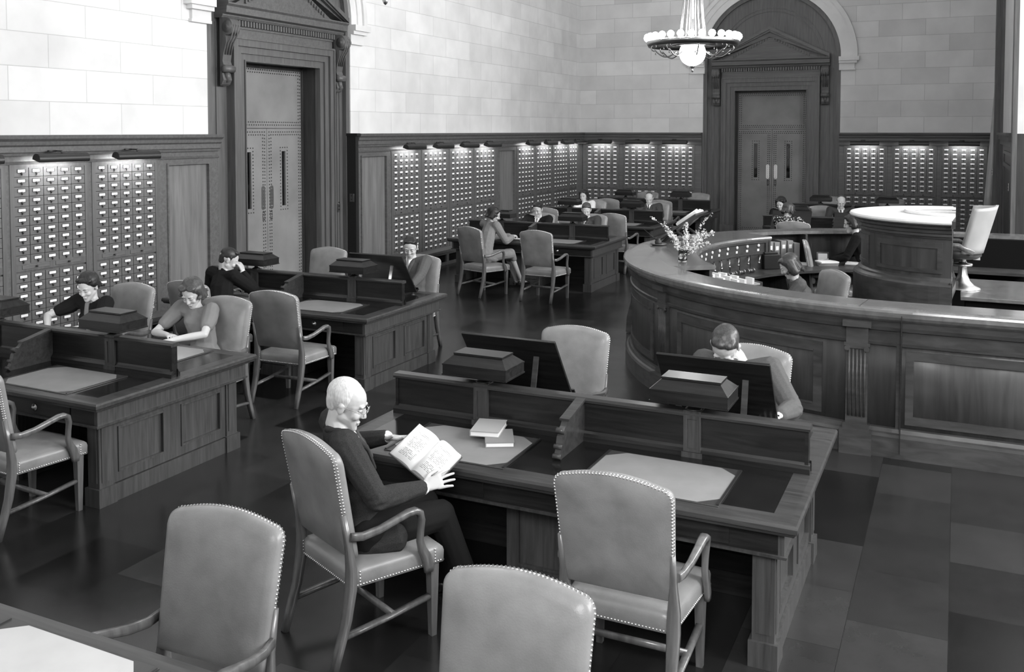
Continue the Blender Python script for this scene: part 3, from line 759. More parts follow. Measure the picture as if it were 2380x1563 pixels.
lampinfo=[('C',-1,'wooden desk lamp behind the old man, left of the pair on the front desk'),
('C',1,'wooden desk lamp with a bright shining top, right of the pair on the front desk'),
('A',-1,'wooden desk lamp cut by the left edge, in front of the woman in black'),
('A',1,'wooden desk lamp in front of the woman in the short-sleeved blouse'),
('B',-1,'wooden desk lamp beside the boy in black, against the side door'),
('B',1,'wooden desk lamp before the man at the dark book stand, left middle desk'),
('D',-1,'wooden desk lamp just behind the woman in profile'),
('D',1,'dark desk lamp left of the smiling man in a suit'),
('G',-1,'dark desk lamp in front of the smiling woman in the pale blouse'),
('G',1,'dark desk lamp in front of the balding man at the far desk'),
('F',-1,'dark desk lamp on the last left desk, left of the pair'),
('F',1,'dark desk lamp on the last left desk beside the pale empty chair'),
('H',-1,'wooden desk lamp half hidden behind the woman in the patterned dress'),
('H',1,'wooden desk lamp on the right block desk, before the balding man with glasses'),
('J',-1,'desk lamp left of the balding man with glasses'),
('J',1,'dark desk lamp above the pale rim of the raised round desk')]
LIT={('A',-1),('A',1),('B',1),('D',-1),('D',1),('G',-1),('G',1),('H',1),('H',-1)}
for k,(dk,s,lb) in enumerate(lampinfo):
    t=lamp0 if k==0 else copy_snap(LS)
    t.location=(DX[dk]+s*0.68,DY[dk]+DEP/2-0.045,1.05); tag(t,lb,'desk lamp','hooded wooden desk lamps on the reading desks')
    if (dk,s) in LIT:      # lamps switched on for the reader on the far side
        l=bpy.data.lights.new('desk_lamp_glow','AREA'); l.shape='RECTANGLE'; l.size=0.36; l.size_y=0.08; l.energy=6.5; l.spread=R(165)
        o=bpy.data.objects.new('desk_lamp_glow',l); COL.objects.link(o); o.parent=t; o.location=(0,0.085,0.05); o.rotation_euler=(R(42),0,0)

# ---------------------------------------------------------------- blotters
def mk_blot():
    t=empty('desk_blotter'); w,d=0.385,0.275
    b=MB(); b.box(-w,w,-d,d,0,0.004,bev=0.0015); b.build('pad',['dark_leather'],t)
    b=MB(); c=0.10; o=0.012; b.prism([(-w+o,-d+o+c*0.9),(-w+o+c,-d+o),(w-o-c,-d+o),(w-o,-d+o+c*0.9),(w-o,d-o-c*0.9),(w-o-c,d-o),(-w+o+c,d-o),(-w+o,d-o-c*0.9)],'z',0.004,0.0055); b.build('blotting_paper',['blotter'],t)
    b=MB()
    for sx in (-1,1): b.box(min(sx*w,sx*(w-0.012)),max(sx*w,sx*(w-0.012)),-d+0.01,d-0.01,0.004,0.010)
    b.build('end_rail',['dark_bronze'],t)
    return t
bl0=mk_blot(); BS=snapshot(bl0)
blots=[('C',1,-1,0,'large blotter with cut corners on the front desk, before the empty chair'),
('C',-1,-1,0,'large blotter on the front desk under the two closed books'),
('A',1,-1,0,'large blotter on the left desk, lying in the shade of the divider'),
('A',1,1,0,'blotter under the hands of the woman in the short-sleeved blouse'),
('A',-1,1,0,'blotter under the hands of the woman in the black dress'),
('B',1,-1,0,'blotter on the left middle desk, right of the dark chair back'),
('B',1,1,0,'blotter in front of the man at the dark book stand'),
('B',-1,1,0,'blotter on the far side of the desk near the side door'),
('B',-1,-1,0,'blotter in front of the boy in black'),
('D',-1,-1,0,'blotter in front of the woman in profile'),
('D',1,-1,0,'blotter on the desk before the empty chair near the woman in profile'),
('G',1,-1,0,'blotter on the second last left desk, left of the ramped dictionary stand'),
('G',-1,-1,0,'blotter on the second last left desk, near side left'),
('F',1,-1,0,'blotter on the last left desk, near side right'),
('F',-1,-1,0,'blotter on the last left desk, near side left'),
('H',-1,1,0,'blotter on the far side of the desk behind the patterned dress'),
('E',-1,1,0,'pale blotter at the bottom left corner of the photo')]
for k,(dk,sx,sy,rz,lb) in enumerate(blots):
    t=bl0 if k==0 else copy_snap(BS)
    x=DX[dk]+sx*0.60; y=DY[dk]+(0.36 if sy<0 else DEP-0.36)
    if dk=='E':
        x,y=-2.86,2.08
        for c in kids(t):
            if c.name.startswith('blotting_paper'): c.data=c.data.copy(); c.data.materials[0]=MATS['blotter_pale']
    t.location=(x,y,0.7805); t.rotation_euler=(0,0,R({0:0}.get(rz,rz)+(1.0 if k%2 else -0.6))); tag(t,lb,'blotter','blotters on the reading desks')

# ---------------------------------------------------------------- tilted book stands
def mk_stand():
    t=empty('book_stand'); h=0.56; w=0.35
    b=MB(); b.box(-w,w,-0.009,0.009,0.0,h,bev=0.003); o=b.build('board',['walnut_x'],t); o.location=(0,0.17,0.02); o.rotation_euler=(R(-36)*-1,0,0)
    b=MB(); b.box(-w,w,0.009,0.045,-0.003,0.012); b.box(-w,w,0.04,0.048,-0.003,0.03); p=b.build('ledge',['walnut_x'],t); p.location=o.location; p.rotation_euler=o.rotation_euler
    for s in (-1,1):
        b=MB(); b.box(s*0.20-0.018,s*0.20+0.018,-0.006,0.006,0,0.36); p=b.build('prop',['walnut_edge'],t); p.location=(0,-0.21,0.005); p.rotation_euler=(R(-14),0,0)
    b=MB(); b.box(-w+0.08,w-0.08,-0.22,0.2,0,0.016); b.build('base',['walnut_x'],t)
    return t
st0=mk_stand(); SS=snapshot(st0)
stands=[(-2.73,5.83,0,'dark tilted book stand left of the bent man, behind the front desk divider'),
(-1.34,5.83,0,'dark tilted book stand hiding the face of the bent man'),
(-5.92,9.02,0,'dark tilted book stand in front of the man at the left middle desk'),
(-2.76,17.80,180,'tilted book stand in front of the woman in the patterned dress'),
(-1.66,17.80,180,'tilted book stand just left of the round raised desk')]
for k,(x,y,rz,lb) in enumerate(stands):
    t=st0 if k==0 else copy_snap(SS); t.location=(x,y,0.781); t.rotation_euler=(0,0,R(rz)); t.scale=(1,1,0.8 if rz else 1); tag(t,lb,'book stand','tilted book stands on the reading desks')

# ================================================================ ARMCHAIRS
def mk_chair():
    t=empty('leather_armchair')
    # backrest: padded leather slab, tilted, with an arched top
    ht=0.56; z0=0.545
    def W(s): return 0.262+0.022*s          # half width against height fraction
    def lean(z): return -0.262-0.105*((z-z0)/ht) if z>z0 else -0.262
    outline=[]
    n=10
    for i in range(n+1): s=i/n*0.90; outline.append((W(s),z0+ht*s*0.97))
    cr=0.055; xw=W(0.9)
    for i in range(1,6): a=R(90*i/6); outline.append((xw-cr+cr*math.cos(a),z0+ht*0.873+cr*math.sin(a)))
    xe=xw-cr; ze=z0+ht*0.873+cr
    for i in range(0,9): u=xe*(1-i/8); outline.append((u,ze+0.032*(1-(u/xe)**2)))
    right=outline; full=right+[(-x,z) for x,z in right[-2::-1]]
    b=MB()
    def P(x,z,off): return (x,lean(z)+off,z)
    cx0=sum(p[0] for p in full)/len(full); cz=z0+ht*0.5
    rings=[]
    for sc,off in ((0.0,-0.022),(0.55,-0.022),(0.97,-0.020),(1.0,-0.012),(1.0,0.022),(0.97,0.036),(0.88,0.050),(0.6,0.062),(0.0,0.066)):
        if sc==0: rings.append([b.v(P(0,cz,off))]); continue
        rings.append([b.v(P(x*sc,cz+(z-cz)*sc,off)) for x,z in full])
    m=len(full)
    for A,Bq in zip(rings,rings[1:]):
        for i in range(m):
            k=(i+1)%m
            if len(A)==1: b.face([A[0],Bq[k],Bq[i]],smooth=True)
            elif len(Bq)==1: b.face([A[i],A[k],Bq[0]],smooth=True)
            else: b.face([A[i],A[k],Bq[k],Bq[i]],smooth=True)
    back=b.build('backrest',['leather'],t)
    # nails round the back (rear edge and front edge)
    nl=MB()
    def nail(p,nrm,r=0.0055):
        nrm=Vector(nrm).normalized(); a=nrm.orthogonal().normalized(); c=nrm.cross(a)
        base=[nl.v(Vector(p)+a*r*math.cos(q)+c*r*math.sin(q)) for q in [PI/3*i for i in range(6)]]
        mid=[nl.v(Vector(p)+nrm*r*0.6+a*r*0.6*math.cos(q)+c*r*0.6*math.sin(q)) for q in [PI/3*i for i in range(6)]]
        for i in range(6): nl.face([base[i],base[(i+1)%6],mid[(i+1)%6],mid[i]],0,True)
        nl.face(mid,0,True)
    pts=[Vector((x,0,z)) for x,z in full]
    acc=0; last=pts[0]; sp=0.0165; d=0
    for i in range(len(pts)-1):
        a,c=pts[i],pts[i+1]; seg=(c-a).length; q=sp-d if i else 0
        while q<seg:
            p=a.lerp(c,q/seg); nr=Vector((p.x-0,0,(p.z-cz)*0.6)); nr.normalize()
            if p.z>z0+0.01: nail((p.x*0.985,lean(p.z)-0.0175,cz+(p.z-cz)*0.99),(nr.x*0.5,-1,nr.z*0.5))
            if p.z>z0+0.01: nail((p.x,lean(p.z)-0.004,p.z),(nr.x,0,nr.z))
            q+=sp
        d=(seg-(q-sp)) if q>0 else d+seg
    nl.build('nail_trim',['nail'],back); nl=MB()
    # seat
    fw,rw,y0,y1=0.300,0.262,-0.275,0.255
    def SX(y): return rw+(fw-rw)*(y-y0)/(y1-y0)
    b=MB(); ring=[]
    per=[]
    n=8
    for i in range(n+1): per.append((-rw+2*rw*i/n,y0))
    for i in range(1,n+1): y=y0+(y1-y0)*i/n; per.append((SX(y),y))
    for i in range(1,n+1): per.append((fw-2*fw*i/n,y1+0.02*(1-abs(1-2*i/n))))
    for i in range(1,n): y=y1+(y0-y1)*i/n; per.append((-SX(y),y))
    rings=[]
    for sc,z in ((0.0,0.392),(0.99,0.392),(1.0,0.396),(1.005,0.455),(0.99,0.472),(0.95,0.484),(0.80,0.497),(0.45,0.506),(0,0.508)):
        if sc==0: rings.append([b.v((0,-0.01,z))])
        else: rings.append([b.v((x*sc,-0.01+(y+0.01)*sc,z)) for x,y in per])
    m=len(per)
    for A,Bq in zip(rings,rings[1:]):
        for i in range(m):
            k=(i+1)%m
            if len(A)==1: b.face([A[0],Bq[k],Bq[i]])
            elif len(Bq)==1: b.face([A[i],A[k],Bq[0]],smooth=True)
            else: b.face([A[i],A[k],Bq[k],Bq[i]],smooth=True)
    seat=b.build('seat',['leather'],t)
    P2=[Vector((x,y,0)) for x,y in per]; P2.append(P2[0]); d=0
    for i in range(len(P2)-1):
        a,c=P2[i],P2[i+1]; seg=(c-a).length; q=d
        nr=Vector(((c-a).y,-(c-a).x,0))
        while q<seg:
            p=a.lerp(c,q/seg); nail((p.x*1.001,p.y*1.001,0.404),nr); q+=sp
        d=q-seg
    for sx in (-1,1):
        for yy in (-0.225,0.205):
            for k in range(4):
                nail((sx*(SX(yy)+0.002),yy,0.404+sp*(k+1)),(sx,0,0))
        for k in range(4): nail((sx*0.235,-0.277,0.404+sp*(k+1)),(0,-1,0))
    nl.build('nail_trim',['nail'],seat)
    # legs
    for s in (-1,1):
        b=MB(); b.tube([(s*0.262,-0.375,0),(s*0.262,-0.345,0.10),(s*0.262,-0.30,0.25),(s*0.262,-0.275,0.40),(s*0.262,-0.272,0.50),(s*0.264,-0.288,0.62),(s*0.268,-0.318,0.78)],[(0.018,0.02),(0.02,0.022),(0.022,0.026),(0.024,0.03),(0.023,0.028),(0.018,0.016),(0.014,0.01)],8,sq=0.35,up=(1,0,0)); b.build('leg',['chair_wood'],t)
        b=MB(); b.box(s*0.262-0.026,s*0.262+0.026,0.185,0.235,0.0,0.40,top=(0.0,0.0)); 
        for v in b.b.verts:
            if v.co.z<0.01: v.co.x=s*0.262+(v.co.x-s*0.262)*0.62; v.co.y=0.21+(v.co.y-0.21)*0.62
        b.build('leg',['chair_wood'],t)
        # arm: sweep from the back upright, rising to a knuckle, curling down to the seat side
        pth=[(-0.285,0.665),(-0.22,0.655),(-0.13,0.668),(-0.04,0.695),(0.03,0.715),(0.07,0.716),(0.098,0.70),(0.11,0.66),(0.105,0.60),(0.102,0.55),(0.115,0.50),(0.14,0.455),(0.155,0.40),(0.155,0.372)]
        wd=[(0.013,0.020),(0.014,0.021),(0.016,0.020),(0.019,0.018),(0.022,0.018),(0.024,0.018),(0.023,0.018),(0.020,0.017),(0.017,0.017),(0.016,0.019),(0.016,0.023),(0.016,0.028),(0.015,0.03),(0.014,0.026)]
        xs=[0.282,0.288,0.298,0.307,0.312,0.314,0.314,0.312,0.310,0.309,0.309,0.310,0.311,0.311]
        b=MB(); b.tube([(s*x,p[0],p[1]) for p,x in zip(pth,xs)],[(q[1],q[0]) for q in wd],10,sq=0.6,up=(1,0,0)); b.build('armrest',['chair_wood'],t)
        b=MB(); b.tube([(s*0.262,-0.31,0.165),(s*0.262,-0.05,0.185),(s*0.262,0.20,0.215)],[(0.012,0.02)]*3,6,sq=0.4,up=(1,0,0)); b.build('stretcher',['chair_wood'],t)
    b=MB(); b.tube([(-0.262,-0.03,0.187),(0.262,-0.03,0.187)],[(0.012,0.018)]*2,6,sq=0.4); b.build('stretcher',['chair_wood'],t)
    return t
ch0=mk_chair(); CS=snapshot(ch0)
# centre x of the back, y of the back, rotation (0 = faces the back wall), label
chairs=[(-2.65,2.885,182,'lit leather armchair facing the camera, next to the bottom left desk'),
(-1.35,2.895,181,'bright leather armchair cut by the bottom edge, middle of the photo'),
(-1.37,3.93,0,'leather armchair seen from behind, pulled up to the right seat of the front desk'),
(-2.93,3.78,-25,'leather armchair the old man with glasses sits in'),
(-2.68,6.81,180,'empty leather armchair facing the camera behind the front desk'),
(-1.30,6.76,172,'leather armchair of the man bent down behind the book stand'),
(-7.47,6.86,180,'leather armchair behind the woman in the black dress'),
(-6.08,6.67,181,'leather armchair behind the woman in the short-sleeved blouse'),
(-5.80,3.98,-4,'leather armchair at the left edge of the photo, seen from behind'),
(-5.91,7.10,2,'dark backed armchair standing before the left middle desk'),
(-7.10,7.20,-2,'leather armchair the boy in black sits on'),
(-7.45,10.08,180,'empty armchair against the side door, far side of the left middle desk'),
(-5.97,9.95,180,'armchair of the man at the dark book stand'),
(-7.03,13.20,-20,'armchair of the woman in profile, turned towards the desk'),
(-5.85,13.17,-4,'empty armchair seen from behind, right of the woman in profile'),
(-7.00,16.02,180,'armchair of the dark haired man left of the pair in suits'),
(-6.05,16.22,180,'pale lit armchair of the smiling man in a suit'),
(-5.78,16.50,-6,'tall dark armchair back just right of the smiling man'),
(-7.42,17.15,0,'armchair back between the two men in suits'),
(-7.28,19.62,180,'armchair of the smiling woman in the pale blouse'),
(-5.79,19.42,180,'armchair of the balding man at the far desk'),
(-7.16,20.10,0,'armchair back right of the smiling woman in the pale blouse'),
(-5.95,20.15,0,'armchair back right behind the balding man at the far desk'),
(-5.76,22.87,180,'pale empty armchair by the back wall, left of the far door'),
(-7.05,22.85,180,'empty armchair by the back wall, behind the balding man'),
(-2.50,16.36,0,'armchair of the woman in the patterned dress, just above the counter'),
(-2.50,20.05,0,'dark armchair back left of the balding man with glasses'),
(-2.62,22.95,180,'pale armchair by the far right cabinets, behind the lit lamp'),
(-1.33,22.90,180,'armchair back above the rim of the raised round desk'),
(-1.19,10.80,128,'leather armchair of the library clerk with the hair parting'),
(-1.92,13.60,-80,'dark armchair inside the counter, seen edge on'),
(-1.02,14.0,95,'armchair of the clerk half hidden by the raised round desk')]
for k,(x,y,rz,lb) in enumerate(chairs):
    t=ch0 if k==0 else copy_snap(CS)
    a=R(rz); f=Vector((-math.sin(a),math.cos(a)))
    t.location=(x+f.x*0.36,y+f.y*0.36,0); t.rotation_euler=(0,0,a); tag(t,lb,'armchair','leather armchairs with nail heads')
# ================================================================ ROUND ISSUE COUNTER
CC=(-0.30,11.40); CR=3.25; XE=0.93
def cpath(r,n=72,xe=XE,a0=-90,a1=-270,straight=True):
    P=[]
    if straight: P.append((xe,CC[1]-r))
    for i in range(n+1):
        a=R(a0+(a1-a0)*i/n); P.append((CC[0]+r*math.cos(a),CC[1]+r*math.sin(a)))
    if straight: P.append((xe,CC[1]+r))
    return P
t=empty('issue_counter',(CC[0],CC[1],0)); tag(t,'big round wooden issue counter with a glossy curved top','counter')
t.location=(0,0,0); counter=t
# travelling from the near side leftwards: the right-hand side of the path is the inside, so outward offsets are negative
b=MB()
b.sweep([(-o,z) for o,z in ((-0.02,0.16),(0.0,0.16),(0.0,1.10),(-0.02,1.10))],cpath(CR),smooth=True)
b.build('front_panel',['counter_panel'],t)
b=MB()
b.sweep([(-o,z) for o,z in ((0,0),(0.075,0),(0.075,0.17),(0.06,0.19),(0.04,0.20),(0.03,0.23),(0.0,0.235))],cpath(CR)); b.build('plinth',['counter_wood'],t)
b=MB()
b.sweep([(-o,z) for o,z in ((0,0.90),(0.02,0.905),(0.025,0.93),(0.012,0.94),(0.012,1.02),(0.035,1.03),(0.045,1.06),(0.05,1.11),(0.0,1.11))],cpath(CR)); b.build('cornice',['counter_wood'],t)
# top: narrow ring and the wide part to the left
b=MB()
b.sweep([(-o,z) for o,z in ((-0.28,1.175),(0.06,1.11),(0.085,1.13),(0.10,1.155),(0.105,1.19),(0.10,1.207),(0.085,1.215),(0.04,1.22),(-0.28,1.22))],cpath(CR))
b.build('countertop',['counter_top'],t)
b=MB()
b.sweep([(-o,z) for o,z in ((-0.75,1.17),(-0.27,1.17),(-0.27,1.2205),(-0.74,1.2205),(-0.755,1.212),(-0.76,1.195))],cpath(CR,36,a0=-144,a1=-218,straight=False))
b.build('tube_station_top',['counter_top'],t)
# joint lines in the top
b=MB()
for a in (-97,-112,-134,-180,-222,-240):
    ca,sa=math.cos(R(a)),math.sin(R(a)); r0=2.97 if not -218<a<-144 else 2.5; r1=3.33
    p0=Vector((CC[0]+r0*ca,CC[1]+r0*sa,1.2207)); p1=Vector((CC[0]+r1*ca,CC[1]+r1*sa,1.2207)); nn=Vector((-sa,ca,0))*0.003
    b.face([b.v(p0-nn),b.v(p1-nn),b.v(p1+nn),b.v(p0+nn)])
b.build('joint_inlay',['oak_dark'],t)
# raised fields on the curved front, pilasters
def arcbox(b,r0,r1,a0,a1,z0,z1,mi=0,n=None):
    n=n or max(1,int(abs(a1-a0)/3)); 
    prev=None
    for i in range(n+1):
        a=R(a0+(a1-a0)*i/n); ca,sa=math.cos(a),math.sin(a)
        cur=[b.v((CC[0]+r*ca,CC[1]+r*sa,z)) for r,z in ((r0,z0),(r1,z0),(r1,z1),(r0,z1))]
        if prev:
            for k in range(4): b.face([prev[k],prev[(k+1)%4],cur[(k+1)%4],cur[k]],mi)
        else: b.face(cur,mi)
        prev=cur
    b.face(prev[::-1],mi)
pil=[-98,-136,-172,-208,-244]
for a0,a1 in zip(pil,pil[1:]):
    b=MB(); s0,s1=a0-4.5,a1+4.5
    arcbox(b,CR-0.01,CR+0.012,s0,s1,0.80,0.87); arcbox(b,CR-0.01,CR+0.012,s0,s1,0.27,0.33)
    arcbox(b,CR-0.01,CR+0.012,s0,s0-1.3,0.33,0.80); arcbox(b,CR-0.01,CR+0.012,s1+1.3,s1,0.33,0.80)
    arcbox(b,CR-0.01,CR+0.02,s0-1.3,s1+1.3,0.785,0.80); arcbox(b,CR-0.01,CR+0.02,s0-1.3,s1+1.3,0.33,0.345)
    b.build('panel_moulding',['counter_wood'],t)
def pilaster(px,py,nx,ny):
    """fluted pilaster with capital and block, facing (nx,ny)"""
    tx,ty=-ny,nx
    F=lambda p:Vector((px+tx*p.x+nx*p.y,py+ty*p.x+ny*p.y,p.z)); b=MB(F)
    b.box(-0.085,0.085,-0.02,0.03,0.2,1.03)
    for k in range(5): u=-0.06+0.03*k; b.tube([(u,0.03,0.30),(u,0.03,0.86)],0.0105,6)
    b.box(-0.10,0.10,-0.02,0.045,0.885,0.91); b.box(-0.085,0.085,-0.02,0.04,0.91,1.05); b.box(-0.11,0.11,-0.02,0.085,1.05,1.10)
    for s in (-1,1): b.tube([(s*0.075,0.03,0.865),(s*0.075,0.055,0.865)],0.022,10)
    b.box(-0.075,0.075,-0.02,0.045,0.865,0.885)
    b.box(-0.105,0.105,-0.02,0.05,0.20,0.24); b.box(-0.125,0.125,-0.02,0.10,0,0.20)
    b.build('pilaster',['counter_wood'],t)
pilaster(-0.72,CC[1]-CR,0,-1)
for a in pil[1:4]:
    pilaster(CC[0]+CR*math.cos(R(a)),CC[1]+CR*math.sin(R(a)),math.cos(R(a)),math.sin(R(a)))
# volute brackets at the leftmost bulge
for a in (-170,-176):
    ca,sa=math.cos(R(a)),math.sin(R(a)); F=lambda p:Vector((CC[0]+ca*(CR+p.y)-sa*p.x,CC[1]+sa*(CR+p.y)+ca*p.x,p.z))
    b=MB(F); b.prism([(0,0.2),(0.10,0.22),(0.09,0.4),(0.04,0.6),(0.03,0.75),(0.06,0.9),(0.09,1.02),(0.08,1.1),(0,1.1)],'x',-0.06,0.06); b.build('bracket',['counter_wood'],t)
# straight right-hand field of the front
b=MB(); yf=CC[1]-CR
for (x0,x1,z0,z1,d) in ((-0.42,-0.38,0.2,1.1,0.02),(-0.35,0.60,0.80,0.87,0.012),(-0.35,0.60,0.27,0.34,0.012),(-0.35,-0.29,0.34,0.80,0.012),(0.54,0.60,0.34,0.80,0.012),(0.66,0.70,0.2,1.1,0.02)): b.box(x0,x1,yf-d,yf+0.01,z0,z1)
b.build('panel_moulding',['counter_wood'],t)
b=MB(); b.box(-0.385,-0.379,yf-0.10,yf-0.015,0.05,1.2); b.build('joint_strip',['black'],t)
# inside: work shelf, inner face, compartments
b=MB(); arcbox(b,2.15,3.22,-92,-268,0.745,0.78); b.box(CC[0],XE,CC[1]-3.22,CC[1]-2.55,0.745,0.78); b.box(CC[0],XE,CC[1]+2.45,CC[1]+3.22,0.745,0.78); b.build('work_shelf',['counter_wood'],t)
b=MB(); arcbox(b,2.60,2.64,-95,-265,0.0,0.745)
for a in (-100,-120,-140,-160,-180,-200,-220,-240,-258): arcbox(b,2.2,2.62,a-0.4,a+0.4,0,0.745)
b.build('shelf_support',['counter_panel'],t)
b=MB(); arcbox(b,3.19,3.215,-218,-269,0.78,1.17); 
arcbox(b,2.93,3.2,-219.2,-218.4,0.78,1.17); arcbox(b,2.93,3.2,-236.6,-236.0,0.78,1.17); arcbox(b,2.93,3.2,-262,-261.5,0.78,1.17)
b.build('compartment',['oak_dark'],t)
b=MB(); b.box(CC[0]+0.1,XE,CC[1]+2.9,CC[1]+3.2,0.0,1.17); b.box(CC[0],CC[0]+0.1,CC[1]+3.19,CC[1]+3.215,0.78,1.17); b.build('recess',['shadow_black'],t)  # black block: the shade inside the far counter is put into its colour
# pneumatic tube station: inner panel with knobs, cards, levers and slots
b=MB(); arcbox(b,2.53,2.56,-144,-218,0.78,1.172); arcbox(b,2.505,2.535,-144,-218,1.14,1.172); arcbox(b,2.51,2.54,-216.3,-218,0.78,1.172); arcbox(b,2.5,3.2,-217.4,-218,0.78,1.17); arcbox(b,2.515,2.535,-144,-217,0.985,0.995)
b.build('tube_station_panel',['counter_wood'],t)
for k in range(12):
    a=-213.5+4.9*k
    if a>-150: break
    ca,sa=math.cos(R(a)),math.sin(R(a)); F=lambda p:Vector((CC[0]+ca*(2.53-p.y)-sa*p.x,CC[1]+sa*(2.53-p.y)+ca*p.x,p.z))
    b=MB(F); b.lathe([(0,0.0),(0.022,0.0),(0.022,0.012),(0.012,0.02),(0,0.021)],(0,0,1.105),14,axis='y'); b.build('knob',['white_metal'],t)
    b=MB(F); b.box(-0.018,0.018,0,0.004,1.03,1.06); b.build('number_card',['card'],t)
    b=MB(F); b.tube([(-0.01,0,0.965),(-0.01,0.03,0.965),(0.04,0.06,0.90)],0.008,8); b.sphere((0.05,0.065,0.885),0.018,sub=1); b.build('lever',['steel'],t)
    b=MB(F); b.box(-0.075,-0.065,0,0.006,0.80,0.985); b.build('slot',['black'],t)
# ================================================================ RAISED DESK, PLATFORM, SWIVEL CHAIR
PX,PYc=-0.04,11.48
def darc(b,r0,r1,z0,z1,mi=0,x1=0.0,n=30,smooth=False,prof=None):
    P=[(x1,PYc-1)]+[(PX+math.cos(R(a)),PYc+math.sin(R(a))) for a in [-90-180*i/n for i in range(n+1)]]+[(x1,PYc+1)]
    # sweep on a unit-radius path with real offsets
    path=[(PX+x1 if k in (0,) else p[0]*1.0,p[1]) for k,p in enumerate(P)]
    path=[p for p in path]
    pr=prof or [(r0,z0),(r1,z0),(r1,z1),(r0,z1)]
    b.sweep([(-(o-1.0),z) for o,z in pr],P[1:-1],mi,smooth=smooth)
t=empty('raised_desk',(PX,PYc,0)); t.location=(0,0,0); tag(t,'tall half-round wooden desk with a pale shining top, raised inside the counter','desk')
b=MB(); darc(b,0,0,0,0,prof=[(0.0,0.9),(0.95,0.9),(0.95,1.62),(0.85,1.62),(0.85,1.0),(0,1.0)]); b.build('curved_front',['counter_panel'],t)
b=MB(); darc(b,0,0,0,0,prof=[(0.8,0.0),(1.03,0.0),(1.03,1.06),(1.02,1.08),(0.985,1.10),(0.98,1.12),(0.95,1.14),(0.8,1.14)]); b.build('plinth',['counter_wood'],t)
b=MB(); darc(b,0,0,0,0,prof=[(0.9,1.54),(0.965,1.54),(0.97,1.56),(0.985,1.565),(0.985,1.59),(1.0,1.60),(1.005,1.63),(1.025,1.645),(1.03,1.67),(1.045,1.68),(1.045,1.69),(0.9,1.69)]); b.build('cornice',['counter_wood'],t)
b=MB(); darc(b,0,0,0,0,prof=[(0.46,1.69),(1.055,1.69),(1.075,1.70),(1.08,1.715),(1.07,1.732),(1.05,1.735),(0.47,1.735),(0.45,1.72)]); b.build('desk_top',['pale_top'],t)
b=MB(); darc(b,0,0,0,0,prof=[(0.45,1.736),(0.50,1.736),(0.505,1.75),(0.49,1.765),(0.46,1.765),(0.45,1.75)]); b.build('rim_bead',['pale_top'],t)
for s in (-1,1):
    b=MB(); b.box(PX-0.012,PX-0.002,*sorted((PYc+s*0.50,PYc+s*0.94)),0.9,1.69); b.box(PX-0.005,PX+0.008,*sorted((PYc+s*0.55,PYc+s*0.90)),1.2,1.5); b.box(PX-0.01,PX+0.012,*sorted((PYc+s*0.47,PYc+s*1.02)),0.9,1.1); b.box(PX-0.01,PX+0.03,*sorted((PYc+s*0.46,PYc+s*1.07)),1.66,1.734); b.build('end_panel',['counter_wood'],t)
b=MB()
def pa(r1,a0,a1,z0,z1):
    n=10; prev=None
    for i in range(n+1):
        a=R(a0+(a1-a0)*i/n); cur=[b.v((PX+r*math.cos(a),PYc+r*math.sin(a),z)) for r,z in ((0.93,z0),(r1,z0),(r1,z1),(0.93,z1))]
        if prev:
            for k in range(4): b.face([prev[k],prev[(k+1)%4],cur[(k+1)%4],cur[k]])
        else: b.face(cur)
        prev=cur
    b.face(prev[::-1])
for a0,a1 in ((-95,-140),(-150,-210)):
    pa(0.962,a0,a1,1.44,1.50); pa(0.962,a0,a1,1.18,1.22); pa(0.962,a0,a0-3,1.22,1.44); pa(0.962,a1+3,a1,1.22,1.44)
b.build('panel_moulding',['counter_wood'],t)
t=empty('platform',(0,0,0)); tag(t,'pale wooden platform right of the raised desk, under the metal chair','platform')
b=MB(); b.box(0.05,1.75,10.92,12.30,0.86,0.90,bev=0.006); b.build('deck',['counter_top'],t)
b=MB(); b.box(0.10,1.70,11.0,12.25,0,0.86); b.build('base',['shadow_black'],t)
t=empty('swivel_chair',(0.07,11.50,0.90),R(90)); tag(t,'pale swivel chair with curved back and flared metal pedestal on the platform','chair')
b=MB(); b.lathe([(0,0),(0.185,0),(0.18,0.012),(0.12,0.04),(0.075,0.09),(0.05,0.16),(0.043,0.24),(0.043,0.25),(0.095,0.255),(0.10,0.268),(0.095,0.28),(0.045,0.285),(0.03,0.32),(0.05,0.33),(0.05,0.345),(0.0,0.345)],seg=32); b.build('pedestal',['steel'],t)
b=MB(); b.lathe([(0,0.345),(0.2,0.345),(0.235,0.37),(0.24,0.42),(0.22,0.45),(0.0,0.462)],(0,0.05,0),28); b.build('seat',['dark_leather'],t)
b=MB(); n=16
def bk(i,zf,th):
    a=R(-84+168*i/n); r=0.225+0.02*zf+th
    return (r*math.sin(a),0.05-r*math.cos(a)*1.0-0.12*zf,0.41+0.53*zf-0.03*zf*abs(math.sin(a)))
for th in (0,0.028):
    rows=[[b.v(bk(i,z,th)) for i in range(n+1)] for z in (0,0.12,0.14,0.5,0.9,0.92,1)]
    if th==0: R0=rows
    for A,Bq in zip(rows,rows[1:]):
        for i in range(n): b.face([A[i],A[i+1],Bq[i+1],Bq[i]],smooth=True)
for q in (0,-1):
    for i in range(n): b.face([R0[q][i],R0[q][i+1],rows[q][i+1],rows[q][i]])
for i in (0,n):
    for k in range(6): b.face([R0[k][i],R0[k+1][i],rows[k+1][i],rows[k][i]])
b.build('backrest',['pale_leather'],t)
for s in (-1,1):
    b=MB(); b.tube([(s*0.235,-0.10,0.42),(s*0.25,0.05,0.50),(s*0.24,0.16,0.50),(s*0.22,0.20,0.44)],[(0.02,0.03)]*4,8); b.build('armrest',['chair_wood'],t)
b=MB(); b.box(-0.04,0.04,-0.17,-0.10,0.33,0.36); b.build('bracket',['white_metal'],t)

